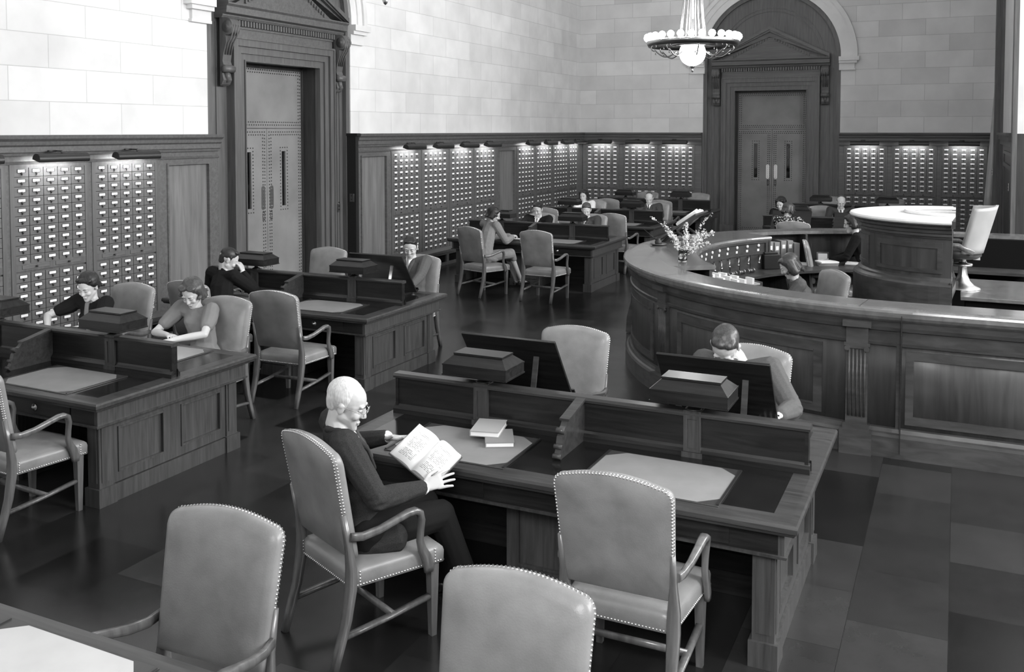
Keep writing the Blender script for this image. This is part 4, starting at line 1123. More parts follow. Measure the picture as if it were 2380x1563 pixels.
# ================================================================ CHANDELIERS
def chandelier(x,y,label,power):
    t=empty('chandelier',(x,y,0)); tag(t,label,'chandelier','chandeliers down the middle of the room')
    zr=4.13; r=0.74
    b=MB(); b.lathe([(r-0.09,zr-0.06),(r-0.02,zr-0.10),(r+0.02,zr-0.02),(r,zr+0.0),(r-0.1,zr)],seg=48)
    b.lathe([(0.30,zr-0.06),(0.32,zr-0.10),(0.36,zr-0.08),(0.34,zr-0.02)],seg=32)
    for i in range(8):
        a=2*PI*i/8; b.tube([(0.3*math.cos(a),0.3*math.sin(a),zr-0.05),((r-0.05)*math.cos(a),(r-0.05)*math.sin(a),zr-0.05)],0.012,6)
    b.build('ring',['brass'],t)
    for i in range(28):
        a=2*PI*i/28; b=MB(); b.sphere(((r-0.0)*math.cos(a),(r-0.0)*math.sin(a),zr+0.055),0.058,sub=2); b.lathe([(0.02,zr-0.02),(0.022,zr+0.02)],((r)*math.cos(a),(r)*math.sin(a),0),8); b.build('bulb',['chandelier_glow'],t)
    b=MB(); b.sphere((0,0,zr-0.20),0.215,sub=4); b.build('globe',['globe_glow'],t)
    b=MB(); b.lathe([(0.0,zr-0.52),(0.012,zr-0.51),(0.025,zr-0.485),(0.012,zr-0.465),(0.03,zr-0.44),(0.05,zr-0.415),(0.03,zr-0.40)],seg=16); b.build('finial',['brass'],t)
    for i in range(8):
        a=2*PI*(i+0.5)/8; ca,sa=math.cos(a),math.sin(a)
        b=MB(); pts=[]
        for k in range(15):
            q=k/14; rr=0.26+0.36*q; z=zr-0.18-0.10*math.sin(q*PI)+0.03*q
            pts.append((rr*ca,rr*sa,z))
        for k in range(10):
            th=-PI/2+k*0.55; rad=0.075*(1-k*0.085); pts.append(((0.62+rad*math.cos(th))*ca,(0.62+rad*math.cos(th))*sa,zr-0.10+rad*math.sin(th)))
        b.tube(pts,0.011,6); b.sphere((0.60*ca,0.60*sa,zr-0.215),0.018,sub=1); b.build('scroll_arm',['brass'],t)
    for i in range(8):
        a=2*PI*i/8; ca,sa=math.cos(a),math.sin(a)
        b=MB(); b.tube([(0.22*ca,0.22*sa,zr-0.02),(0.16*ca,0.16*sa,zr+0.6),(0.08*ca,0.08*sa,zr+1.6)],0.013,6); b.build('rod',['brass'],t)
    b=MB(); b.tube([(0,0,zr+0.0),(0,0,WH)],0.022,8); b.lathe([(0.03,zr+1.5),(0.10,zr+1.6),(0.11,zr+1.75),(0.03,zr+1.9)],seg=20); b.build('stem',['brass'],t)
    l=bpy.data.lights.new('chandelier_glow','POINT'); l.energy=power; l.shadow_soft_size=0.5
    o=bpy.data.objects.new('chandelier_glow',l); COL.objects.link(o); o.parent=t; o.location=(0,0,zr+0.35)
chandelier(-3.98,15.3,'glowing ring chandelier with a round globe hanging before the back wall',60)
chandelier(-3.98,6.12,'chandelier above the front desks, of which only the bottom finial shows',30)

# ================================================================ THINGS ON THE COUNTER
t=empty('flower_vase',(-2.69,10.0,1.2205)); tag(t,'clear glass vase of pale blossom branches on the counter','vase')
b=MB(); b.lathe([(0,0.0),(0.045,0.0),(0.05,0.02),(0.046,0.06),(0.052,0.13),(0.049,0.13),(0.043,0.06),(0.045,0.02),(0,0.015)],seg=20); b.build('vase',['glass'],t)
cr,cf=Vector((0.903,0.429,0)),Vector((-0.429,0.903,0))
rnd=random.Random(5); bt=MB(); bf=MB()
tips=[(-0.22,0.02,0.42),(-0.17,-0.05,0.34),(-0.10,0.06,0.30),(0.05,0.03,0.42),(0.04,-0.06,0.30),(0.33,0.05,0.54),(0.24,-0.04,0.34),(0.34,0.07,0.32),(0.17,0.08,0.28),(0.27,-0.06,0.22)]
for (dx,dy,dz) in tips:
    tip=cr*dx+cf*dy+Vector((0,0,dz)); base=Vector((rnd.uniform(-0.02,0.02),rnd.uniform(-0.02,0.02),0.02)); mid=base.lerp(tip,0.5)+Vector((0,0,0.05))-cr*dx*0.12
    P=[base.lerp(mid,q).lerp(mid.lerp(tip,q),q) for q in [k/10 for k in range(11)]]
    bt.tube(P,0.003,5)
    for k in range(95):
        q=rnd.uniform(0.33,1.0)
        if dz>0.5 and rnd.random()<0.55: continue
        p=base.lerp(mid,q).lerp(mid.lerp(tip,q),q)+Vector((rnd.gauss(0,1),rnd.gauss(0,1),rnd.gauss(0,1)))*0.014*(1.6-q*0.9)
        a=rnd.uniform(0,PI); r=rnd.uniform(0.008,0.014)
        u=Vector((rnd.gauss(0,1),rnd.gauss(0,1),rnd.gauss(0,1))).normalized(); w2=u.orthogonal().normalized(); v2=u.cross(w2)
        for j in range(4):
            an=a+PI/2*j; d1=w2*math.cos(an)+v2*math.sin(an); d2=w2*math.cos(an+0.55)+v2*math.sin(an+0.55); d0=w2*math.cos(an-0.55)+v2*math.sin(an-0.55)
            bf.face([bf.v(p),bf.v(p+d0*r*0.7+u*r*0.2),bf.v(p+d1*r*1.2+u*r*0.5),bf.v(p+d2*r*0.7+u*r*0.2)])
# one long stray twig to the left
P=[Vector((0,0,0.05)),cr*-0.15+Vector((0,0,0.33)),cr*-0.30+Vector((0,0,0.46)),cr*-0.36+Vector((0,0,0.50))]
bt.tube(P,0.0025,5)
bt.build('twigs',['hair_mid'],t)
for k in range(14):
    p=P[2].lerp(P[3],rnd.random())+Vector((rnd.gauss(0,1),rnd.gauss(0,1),rnd.gauss(0,1)))*0.008; bf.sphere(p,0.007,sub=1)
o=bf.build('blossom',['white_cloth'],t,recalc=False); 
t=empty('pen_dish',(-3.36,11.33,1.2205)); tag(t,'round glass dish with inkwell and pen on the left bulge of the counter','pen dish')
b=MB(); b.lathe([(0,0),(0.07,0.0),(0.105,0.022),(0.10,0.026),(0.068,0.008),(0,0.008)],seg=28); b.build('dish',['dark_steel'],t)
b=MB(); b.lathe([(0,0.008),(0.04,0.008),(0.045,0.03),(0.04,0.06),(0.025,0.07),(0.03,0.085),(0,0.09)],seg=18); b.build('inkwell',['black'],t)
b=MB(); b.tube([(-0.02,0,0.06),(-0.17,-0.06,0.20)],[0.006,0.003],6); b.build('pen',['black'],t)
t=empty('dictionary_stand',(-3.20,11.85,1.2205)); tag(t,'ramped wooden dictionary stand on crossed legs on the counter','book stand')
b=MB(); Fm=Matrix.Rotation(R(-35),4,'Y'); Fq=lambda p:Fm@p+Vector((0.01,0,0.21)); bb=MB(Fq); bb.box(-0.30,0.30,-0.32,0.32,-0.012,0.012,bev=0.003); bb.box(-0.31,-0.295,-0.32,0.32,-0.012,0.04); bb.build('board',['counter_wood'],t)
for s in (-1,1):
    b=MB(); b.tube([(-0.18,s*0.26,0.01),(0.14,s*0.26,0.30)],[(0.012,0.018)]*2,6,sq=0.4); b.tube([(0.24,s*0.26,0.01),(-0.06,s*0.26,0.19)],[(0.012,0.018)]*2,6,sq=0.4); b.build('leg',['counter_wood'],t)
b=MB(); b.box(-0.26,0.27,-0.30,0.30,0.0,0.014); b.build('base',['counter_wood'],t)
def open_book(name,label,F,w,h,thick,cover='book_cloth_dark',page='paper',cat='book',curl=0.02):
    """open book; F maps local (x across, y along the spine, z up) to the world"""
    t=empty(name,(0,0,0)); tag(t,label,cat)
    b=MB(F)
    for s in (-1,1): b.box(min(0,s*(w+0.006)),max(0,s*(w+0.006)),-h/2-0.005,h/2+0.005,-0.004,0.0)
    b.build('cover',[cover],t)
    b=MB(F); uvl=b.b.loops.layers.uv.new('UVMap')
    for s,th in ((-1,thick[0]),(1,thick[1])):
        n=12; top=[]; bot=[]
        for i in range(n+1):
            q=i/n; z=th*(1-(1-min(1,q*4))**2)*(1-0.25*q)+curl*math.sin(min(1,q*1.3)*PI)*0.6
            top.append((s*w*q,z)); bot.append((s*w*q,0.0))
        T0=[b.v((x,-h/2,z+0.001)) for x,z in top]; T1=[b.v((x,h/2,z+0.001)) for x,z in top]; B0=[b.v((x,-h/2,z)) for x,z in bot]; B1=[b.v((x,h/2,z)) for x,z in bot]
        for i in range(n):
            f=b.face([T0[i],T0[i+1],T1[i+1],T1[i]],1,True)
            if f:
                q0,q1=(i/n,(i+1)/n); 
                if s<0: q0,q1=1-q0,1-q1
                for lp,uv in zip(f.loops,((q0+(s>0)*3,0),(q1+(s>0)*3,0),(q1+(s>0)*3,1),(q0+(s>0)*3,1))): lp[uvl].uv=((uv[0]%3 if uv[0]!=3 else 0),uv[1]+(0.0))
            b.face([T0[i],B0[i],B0[i+1],T0[i+1]],0); b.face([T1[i],T1[i+1],B1[i+1],B1[i]],0)
        b.face([T0[n],B0[n],B1[n],T1[n]],0)
    b.build('pages',['paper',page],t)
    return t
Fb=lambda p:(Matrix.Translation((-3.20,11.85,1.2205))@(Matrix.Translation((0.01,0,0.21))@Matrix.Rotation(R(-35),4,'Y'))@Matrix.Translation((0.13,0.02,0.016))@Matrix.Rotation(R(90),4,'Z'))@p
open_book('open_dictionary','big open dictionary lying on the ramped stand on the counter',Fb,0.19,0.30,(0.05,0.035))
# card trays
for k,(x,y,a,lb) in enumerate(((-2.53,10.90,60,'card tray inside the counter, leftmost of three behind the blossom vase'),(-2.36,10.72,55,'card tray with tall white guide cards inside the counter, middle of three'),(-2.17,10.62,50,'card tray inside the counter, rightmost of three'))):
    t=empty('card_tray',(x,y,0.7805),R(a)); tag(t,lb,'card tray','card trays inside the counter')
    b=MB(); b.box(-0.22,0.22,-0.075,0.075,0,0.01); b.box(-0.22,0.22,-0.075,-0.067,0,0.13); b.box(-0.22,0.22,0.067,0.075,0,0.13); b.box(-0.225,-0.215,-0.075,0.075,0,0.16); b.box(0.215,0.225,-0.075,0.075,0,0.16); b.build('tray',['drawer_wood'],t)
    b=MB(); q=-0.20
    while q<0.2:
        b.box(q,q+0.003,-0.062,0.062,0.012,0.145+random.uniform(-0.01,0.01)); q+=0.012
    b.build('cards',['paper'],t)
    b=MB()
    for q in (-0.12,-0.02,0.09): b.box(q,q+0.03,-0.06,0.06,0.14,0.19+random.uniform(0,0.02))
    b.build('guide_card',['card'],t)
# ledgers standing on the far inner shelf
for k in range(7):
    a=R(-221.2-2.05*k); r=3.04; hh=(0.22,0.22,0.30,0.29,0.31,0.31,0.27)[k]
    t=empty('ledger',(CC[0]+r*math.cos(a),CC[1]+r*math.sin(a),0.7805),a+PI/2)
    tag(t,['short dark ledger, first from the left under the far counter top','short dark ledger, second from the left under the far counter top','ledger with a small spine label, third from the left','narrower ledger in the middle of the row under the far counter top','thick ledger with a large square label, under the far counter top','thickest ledger with a square label, right part of the row','pale slim ledger at the right end of the row'][k],'ledger','ledgers standing under the far counter top')
    b=MB(); b.box(-0.042,0.042,-0.11,0.11,0,hh,bev=0.006); b.build('binding',['book_cloth_dark' if k<2 else ('book_cloth_pale' if k==6 else 'book_cloth')],t)
    if 1<k<6: b=MB(); b.box(-0.022,0.022,0.1095,0.1115,hh-0.11,hh-0.055); b.build('spine_label',['card'],t)
t=empty('black_case',(-2.33,13.0,0.7805),R(-50)); tag(t,'black metal case under the ledgers inside the counter','case')
b=MB(); b.box(-0.15,0.15,-0.12,0.12,0,0.20,bev=0.01); b.box(-0.12,0.12,-0.10,0.10,0.20,0.23,bev=0.01); b.build('body',['black'],t)
b=MB(); b.tube([(-0.05,-0.13,0.1),(-0.05,-0.16,0.12),(0.05,-0.16,0.12),(0.05,-0.13,0.1)],0.006,6); b.build('handle',['steel'],t)
t=empty('desk_calendar',(-1.72,13.95,0.7805),R(22)); tag(t,'small white framed calendar standing inside the counter','calendar')
b=MB(); 
for (x0,x1,z0,z1) in ((-0.085,0.085,0,0.02),(-0.085,0.085,0.12,0.14),(-0.085,-0.065,0,0.14),(0.065,0.085,0,0.14)): b.box(x0,x1,-0.008,0.008,z0,z1)
b.build('frame',['brass'],t); b=MB(); b.box(-0.065,0.065,-0.004,0.004,0.02,0.12); b.build('sheet',['card'],t)
b=MB(); b.tube([(0,0.008,0.12),(0,0.07,0.0)],0.004,6); b.build('strut',['brass'],t)
t=empty('desk_pen',(-1.90,13.92,0.7805)); tag(t,'desk pen standing upright in a black base inside the counter','pen')
b=MB(); b.lathe([(0,0),(0.04,0),(0.035,0.02),(0.012,0.03),(0,0.03)],seg=14); b.build('base',['black'],t); b=MB(); b.tube([(0,0,0.02),(0.03,0,0.28)],[0.007,0.003],6); b.build('pen',['black'],t)
for k,(x,y,a,n2,lb) in enumerate(((-1.62,13.62,20,3,'pile of papers on the shelf before the white framed calendar'),(-1.25,13.75,-8,2,'loose sheets beside the dark dressed clerk inside the counter'),(-1.95,13.55,8,1,'single white sheet at the edge of the inner shelf'))):
    t=empty('paper_pile',(x,y,0.7805),R(a)); tag(t,lb,'papers','papers on the inner shelf')
    for j in range(n2): b=MB(); b.box(-0.13,0.13,-0.10,0.10,0.02*j,0.02*j+0.018); o=b.build('stack',['paper' if j==n2-1 else 'book_cloth'],t); o.rotation_euler=(0,0,0.12*j)
# receivers of the pneumatic tubes on the shelf
for k in range(5):
    a=R(-206+4.9*k); t=empty('tube_carrier',(CC[0]+2.38*math.cos(a),CC[1]+2.38*math.sin(a),0.7805),a); tag(t,'small metal message carrier standing before the tube levers','carrier','message carriers in front of the tube levers')
    b=MB(); b.tube([(0,-0.05,0.03),(0,0.05,0.03)],0.026,10); b.build('canister',['dark_steel'],t); b=MB(); b.tube([(0,-0.065,0.03),(0,-0.05,0.03)],0.03,10); b.tube([(0,0.05,0.03),(0,0.065,0.03)],0.03,10); b.build('end_cap',['steel'],t)

# ================================================================ BOOKS AND SMALL THINGS ON THE DESKS
def closed_book(x,y,z,a,w,d,h,label,cover='book_cloth'):
    t=empty('closed_book',(x,y,z),R(a)); tag(t,label,'book','closed books on the front desk')
    b=MB(); b.box(-w,w,-d,d,0,0.003); b.box(-w,w,-d,d,h-0.003,h); b.box(-w-0.002,-w+0.004,-d,d,0,h,bev=0.001); b.build('cover',[cover],t)
    b=MB(); b.box(-w+0.004,w-0.005,-d+0.005,d-0.005,0.003,h-0.003); b.build('page_block',['paper'],t)
closed_book(-2.46,5.00,0.787,28,0.085,0.125,0.03,'closed book underneath, lower of the two on the front desk','book_cloth')
closed_book(-2.56,5.06,0.8175,14,0.088,0.125,0.032,'closed cloth-bound book on top of another on the front desk','book_cloth_pale')
# drop cord and foot light under the front desk
t=empty('floor_outlet',(-1.86,4.50,0)); tag(t,'chrome capped floor outlet with a black plug under the front desk','outlet')
b=MB(); b.lathe([(0,0),(0.02,0),(0.016,0.05),(0.011,0.12),(0.011,0.16),(0.028,0.18),(0.03,0.24),(0,0.245)],seg=14); b.build('post',['steel'],t)
b=MB(); b.box(0.03,0.10,-0.03,0.03,0.17,0.26,bev=0.01); b.tube([(0.10,0,0.22),(0.16,0.02,0.24),(0.18,0.10,0.40),(0.16,0.2,0.58)],0.007,6); b.build('plug',['black'],t)
# papers and open books in front of readers
def sheet(x,y,z,a,w,d,label,h=0.004,name='reading_paper'):
    t=empty(name,(x,y,z),R(a)); tag(t,label,'paper'); b=MB(); b.box(-w,w,-d,d,0,h); b.build('sheet',['paper'],t)
sheet(-7.52,6.02,0.787,8,0.13,0.09,'white papers in front of the woman in the black dress',0.02)
sheet(-6.22,6.02,0.787,-6,0.10,0.07,'open booklet under the hands of the woman in the short-sleeved blouse',0.012)
sheet(-6.85,14.60,0.787,0,0.09,0.06,'small white slip held over the desk by the woman in profile',0.003)
# ================================================================ PEOPLE
_ico={}
def ico(sub):
    if sub not in _ico:
        q=bmesh.new(); bmesh.ops.create_icosphere(q,subdivisions=sub,radius=1.0); _ico[sub]=([v.co.copy() for v in q.verts],[[v.index for v in f.verts] for f in q.faces]); q.free()
    return _ico[sub]
class Blob:
    """closed lumps gathered in one mesh, later fused by a voxel remesh"""
    def __init__(s): s.V=[]; s.F=[]
    def ell(s,c,r,M=None,sub=2):
        r=r if isinstance(r,(tuple,list)) else (r,r,r); c=Vector(c); vs,fs=ico(sub); o=len(s.V)
        for v in vs:
            p=Vector((v.x*r[0],v.y*r[1],v.z*r[2])); s.V.append(c+(M@p if M else p))
        s.F+= [[i+o for i in f] for f in fs]
    def hull(s,items,sub=2):
        q=bmesh.new()
        for it in items:
            c,r=Vector(it[0]),it[1]; M=it[2] if len(it)>2 else None; r=r if isinstance(r,(tuple,list)) else (r,r,r)
            for v in ico(sub)[0]:
                p=Vector((v.x*r[0],v.y*r[1],v.z*r[2])); q.verts.new(c+(M@p if M else p))
        res=bmesh.ops.convex_hull(q,input=q.verts[:])
        bmesh.ops.delete(q,geom=[v for v in q.verts if not v.link_faces],context='VERTS')
        q.verts.index_update(); o=len(s.V); s.V+=[v.co.copy() for v in q.verts]; s.F+=[[v.index+o for v in f.verts] for f in q.faces]; q.free()
    def chain(s,pts,rads,sub=2):
        for i in range(len(pts)-1): s.hull([(pts[i],rads[i]),(pts[i+1],rads[i+1])],sub)
    def fuse(s,name,voxel,ms,smooth=2,matfn=None,dispfn=None,parent=None,fac=0.5):
        me=bpy.data.meshes.new('tmp'); me.from_pydata([tuple(v) for v in s.V],[],s.F); me.update()
        o=bpy.data.objects.new('tmp',me); COL.objects.link(o)
        m=o.modifiers.new('r','REMESH'); m.mode='VOXEL'; m.voxel_size=voxel; m.use_smooth_shade=True
        if smooth: m2=o.modifiers.new('s','SMOOTH'); m2.iterations=smooth; m2.factor=fac
        dg=bpy.context.evaluated_depsgraph_get(); dg.update()
        me2=bpy.data.meshes.new_from_object(o.evaluated_get(dg)); bpy.data.objects.remove(o); bpy.data.meshes.remove(me)
        me2.name=name
        if dispfn:
            for v in me2.vertices: v.co=dispfn(v.co)
        me2.materials.clear()
        for x in ms: me2.materials.append(MATS[x])
        for p in me2.polygons: p.use_smooth=True
        if matfn:
            for p in me2.polygons: p.material_index=matfn(p.center)
        else:
            for p in me2.polygons: p.material_index=0
        return link(name,me2,parent)
def basis(f,up=Vector((0,0,1))):
    f=Vector(f).normalized(); r=f.cross(up).normalized(); u=r.cross(f); return Matrix((r,f,u)).transposed()   # columns: right, forward, up
def ik(S,T,a,b,hint):
    d=T-S; Ld=d.length
    if Ld>(a+b)*0.995: T=S+d*((a+b)*0.995/Ld); d=T-S; Ld=d.length
    if Ld<abs(a-b)+0.02: Ld=abs(a-b)+0.02
    x=(a*a-b*b+Ld*Ld)/(2*Ld); h=math.sqrt(max(0,a*a-x*x)); dn=d.normalized(); hh=(Vector(hint)-dn*Vector(hint).dot(dn)).normalized()
    return S+dn*x+hh*h,T
def hand(B,W,fd,pn,side,k=1.0,curl=0.5,spread=0.12,thumb=0.6):
    """W wrist, fd finger direction, pn palm normal (the side the fingers close to), side +1 if the thumb lies towards fd x pn"""
    fd=Vector(fd).normalized(); pn=(Vector(pn)-fd*Vector(pn).dot(fd)).normalized(); sd=fd.cross(pn)*side
    M=Matrix((sd,fd,pn)).transposed()
    # palm
    B.hull([(W,(0.024*k,0.02*k,0.017*k),M),(W+fd*0.045*k+sd*0.010*k,(0.030*k,0.02*k,0.014*k),M),(W+fd*0.085*k,(0.038*k,0.012*k,0.011*k),M)])
    lens=(0.072,0.080,0.074,0.058)
    for i,L0 in enumerate(lens):
        o=(1.5-i)*0.0215*k; root=W+fd*(0.088-abs(i-1.2)*0.004)*k+sd*o
        d=(fd+sd*(1.5-i)*spread).normalized(); pos=root; ang=0.10+0.05*i*curl; seg=(0.45,0.31,0.24); rr=(0.0090,0.0083,0.0076,0.0066)
        pts=[root-d*0.012*k]; 
        P=[pos]; a=curl*0.35
        for j in range(3):
            dirj=(d*math.cos(a)+pn*math.sin(a)); pos=pos+dirj*L0*seg[j]*k; P.append(pos); a+=curl*(0.75 if j==0 else 0.55)
        B.chain([pts[0]]+P,[r*k for r in (0.0092,)+rr],sub=1)
    tb=W+fd*0.022*k+sd*0.026*k; d1=(sd*0.75+fd*0.75+pn*0.35*thumb).normalized(); d2=(sd*0.25+fd*0.95+pn*0.4*thumb).normalized()
    p1=tb+d1*0.038*k; p2=p1+d2*0.030*k; p3=p2+(d2+pn*0.15).normalized()*0.024*k
    B.chain([tb,p1,p2,p3],[0.0145*k,0.0108*k,0.0098*k,0.0080*k],sub=1)
def person(label,hip,face,head,yaw=0,pitch=20,roll=0,hands=(None,None),sex='m',seat=0.49,top='suit_grey',bottom='suit_grey',hair='hair_dark',style='short',
           k=1.10,voxel=0.007,sleeves='long',shirt=True,tie='tie_dark',glasses=False,knees=None,feet=None,elbow=(None,None),coat=False,curl=0.5,handdir=(None,None),legs=True,group=None,collar=None,palm=(None,None),extra=None,skinv=None,neckfwd=0.055,neckdn=0.120,nkoff=(0,0,0),shw=1.0):
    base=Vector((hip[0],hip[1],0)); a=R(face); Wm=Matrix.Translation(base)@Matrix.Rotation(a,4,'Z'); Wi=Wm.inverted()
    def loc(p): return Wi@Vector(p)
    H0=Vector((0,0,seat+0.085)); Hc=loc(head)
    hm=Matrix.Rotation(R(yaw),3,'Z')@Matrix.Rotation(R(-pitch),3,'X')@Matrix.Rotation(R(roll),3,'Y')
    f=hm@Vector((0,1,0)); u=hm@Vector((0,0,1))
    Nk=Hc-Vector((f.x,f.y,0)).normalized()*neckfwd*k-Vector((0,0,neckdn*k))+Wi.to_3x3()@Vector(nkoff)
    tor=(Nk-H0); t=tor.normalized(); Lt=tor.length
    r=Vector((1,0,0)); fw=t.cross(r)*-1; fw=r.cross(t)*-1 if r.cross(t).y>0 and False else t.cross(r); 
    if fw.y<0: fw=-fw
    T=Matrix((r,fw,t)).transposed()
    sw=(0.190 if sex=='m' else 0.166)*k; fk=1.0 if sex=='m' else 0.88
    Sh=[Nk-t*0.034*k-r*sw,Nk-t*0.034*k+r*sw]
    ua,fa=0.285*k,0.245*k
    E=[];Wr=[]; 
    for i in (0,1):
        s=-1 if i==0 else 1
        tg=loc(hands[i]) if hands[i] else Vector((s*0.16,0.34,seat+0.20))
        hint=Vector(elbow[i]) if elbow[i] else Vector((s*0.75,-0.35,-0.8))
        e,wq=ik(Sh[i],tg,ua,fa,hint); E.append(e); Wr.append(wq)
    # ---- body: one continuous skin
    B=Blob(); HM=hm.to_3x3()
    def hp(x,y,z): return Hc+HM@Vector((x*k,y*k,z*k))
    def he(c,rr,sub=2): B.ell(hp(*c),tuple(q*k for q in (rr if isinstance(rr,tuple) else (rr,)*3)),HM,sub)
    def hh(*its): B.hull([(hp(*c),tuple(q*k for q in (rr if isinstance(rr,tuple) else (rr,)*3)),HM) for c,rr in its])
    he((0,-0.016,0.034),(0.074,0.098,0.083),3)
    hh(((0,0.020,0.020),(0.066,0.066,0.060)),((0,0.030,-0.030),(0.056,0.055,0.050)))
    hh(((0,0.034,-0.050),(0.050,0.044,0.040)),((0,0.064,-0.094),(0.025,0.022,0.017)),((0.044,0.0,-0.045),(0.018,0.024,0.026)),((-0.044,0.0,-0.045),(0.018,0.024,0.026)))
    hh(((0,0.083,0.014),(0.007,0.008,0.010)),((0,0.1005,-0.022),(0.0088,0.0088,0.008)),((0.010,0.089,-0.027),(0.007,0.009,0.006)),((-0.010,0.089,-0.027),(0.007,0.009,0.006)))
    for s in (-1,1):
        he((s*0.028,0.076,0.030),(0.024,0.011,0.007)); he((s*0.034,0.062,-0.024),(0.022,0.020,0.022))
        he((s*0.0745,-0.010,-0.004),(0.0085,0.018,0.030)); he((s*0.0790,-0.014,0.010),(0.008,0.015,0.014))
    he((0,0.082,-0.0585),(0.020,0.008,0.005)); he((0,0.081,-0.0680),(0.017,0.009,0.0055))
    nb=0.050 if sex=='m' else 0.042
    B.hull([(hp(0,-0.028,-0.050),nb*k),(Nk+t*0.02,(nb+0.004)*k)])
    B.hull([(Nk+t*0.02,(nb+0.004)*k),(Nk-t*0.06*k,(0.10*k,0.055*k,0.04*k),T)])
    C=H0.lerp(Nk,0.66); Wst=H0.lerp(Nk,0.33)
    B.hull([(Nk-t*0.09*k,(0.13*fk*k,0.07*k,0.06*k),T),(C,(0.12*fk*k,0.08*k,0.08*k),T)]); B.hull([(C,(0.12*fk*k,0.08*k,0.08*k),T),(Wst,(0.10*fk*k,0.07*k,0.08*k),T)]); B.hull([(Wst,(0.10*fk*k,0.07*k,0.08*k),T),(H0,(0.12*k,0.09*k,0.08*k))])
    for i in (0,1):
        s=-1 if i==0 else 1
        B.chain([Nk-t*0.09*k,Sh[i]],[0.05*k,0.045*k]); B.chain([Sh[i],Sh[i].lerp(E[i],0.5),E[i],E[i].lerp(Wr[i],0.35),Wr[i]],[0.046*k*fk,0.043*k*fk,0.036*k*fk,0.037*k*fk,0.025*k*fk])
        d=handdir[i]; d=(Wm.to_3x3().inverted()@Vector(d)) if d else ((Wr[i]-E[i]).normalized()+Vector((-s*0.25,0.1,-0.05)))
        pn=palm[i]; pn=(Wm.to_3x3().inverted()@Vector(pn)) if pn else Vector((0,0,-1))
        fdv=Vector(d).normalized(); side=1
        sdv=fdv.cross((Vector(pn)-fdv*Vector(pn).dot(fdv)).normalized())
        # thumb side: towards the body's middle when the palm looks down
        side=1 if ((i==0 and sdv.dot(Vector((1,0,0)))>0) or (i==1 and sdv.dot(Vector((-1,0,0)))>0)) else -1
        if palm[i] and len(palm[i])>3: side=palm[i][3]
        hand(B,Wr[i],fdv,pn,side,k*(0.98 if sex=='m' else 0.90),curl)
    # legs
    hipx=0.095*k; K=[];A=[]
    for i in (0,1):
        s=-1 if i==0 else 1
        kn=loc(knees[i]) if knees else Vector((s*0.12,0.43,seat+0.07)); an=loc(feet[i]) if feet else Vector((s*0.13,0.40,0.09)); K.append(kn);A.append(an)
        B.chain([Vector((s*hipx,0.02,seat+0.075)),kn],[0.072*k*fk,0.050*k*fk]); B.chain([kn,kn.lerp(an,0.35)+Vector((0,-0.012,0)),an],[0.050*k*fk,0.050*k*fk,0.033*k*fk])
        ft=(Vector((an.x-kn.x,an.y-kn.y,0))*0.3+Vector((0,1,0))).normalized()
        B.hull([(an+Vector((0,0,-0.03)),0.034*k),(an+ft*0.15+Vector((0,0,-0.065)),(0.03,0.03,0.018))])
    Mi=HM.inverted()
    def lp(p): return (Mi@(p-Hc))/k
    def disp(p):
        q=lp(p)
        if abs(q.x)<0.06 and 0.04<q.y<0.12 and -0.12<q.z<0.05:
            dd=0
            for s in (-1,1): dd+=0.0085*math.exp(-((q.x-s*0.030)**2+(q.z-0.010)**2*1.6)/(2*0.0105**2))
            dd+=0.0035*math.exp(-((q.x)**2*0.06+(q.z+0.0635)**2)/(2*0.0025**2))*(abs(q.x)<0.02)
            dd+=0.0018*math.exp(-((q.x)**2*1.2+(q.z+0.080)**2)/(2*0.006**2))
            return p-(HM@Vector((0,1,0)))*dd*k
        return p
    stk=(sex=='f')
    def mfn(c):
        q=lp(c)
        if abs(q.x)<0.021 and q.y>0.066 and -0.072<q.z<-0.0565: return 1
        if c.z<seat-0.02 and abs(c.y)>-1 and c.z<0.5 and (c-A[0]).length<0.5 and stk and q.z<-0.3 and (c-Wr[0]).length>0.25 and (c-Wr[1]).length>0.25: return 2
        return 0
    body=B.fuse('person',voxel,['skin' if not skinv else skinv,'lips','stocking'],smooth=1,matfn=mfn,dispfn=disp,fac=0.4)
    body.matrix_world=Wm; tag(body,label,'person',group)
    # ---- eyes and brows
    for s in (-1,1):
        b=MB(lambda p:hp(p.x,p.y,p.z)); b.sphere((s*0.030,0.0715,0.0085),(0.0145,0.0105,0.0095),0); 
        b.tube([(s*0.017,0.0805,0.004),(s*0.024,0.0835,0.0015),(s*0.034,0.0825,0.0015),(s*0.043,0.0765,0.005)],0.0011,5,mi=1); b.build('eye',[skinv or 'skin','lash'],body)
        b=MB(lambda p:hp(p.x,p.y,p.z)); b.tube([(s*0.014,0.0875,0.026),(s*0.028,0.0885,0.031),(s*0.044,0.0775,0.028)],[(0.0022,0.003),(0.0024,0.0034),(0.001,0.0016)],6); b.build('eyebrow',[hair if hair!='hair_grey' else 'hair_mid'],body)
    # ---- hair
    Hb=Blob(); 
    def ge(c,rr,sub=2): Hb.ell(hp(*c),tuple(q*k for q in rr),HM,sub)
    rn=random.Random(int(abs(hip[0]*100)+abs(hip[1]*37)))
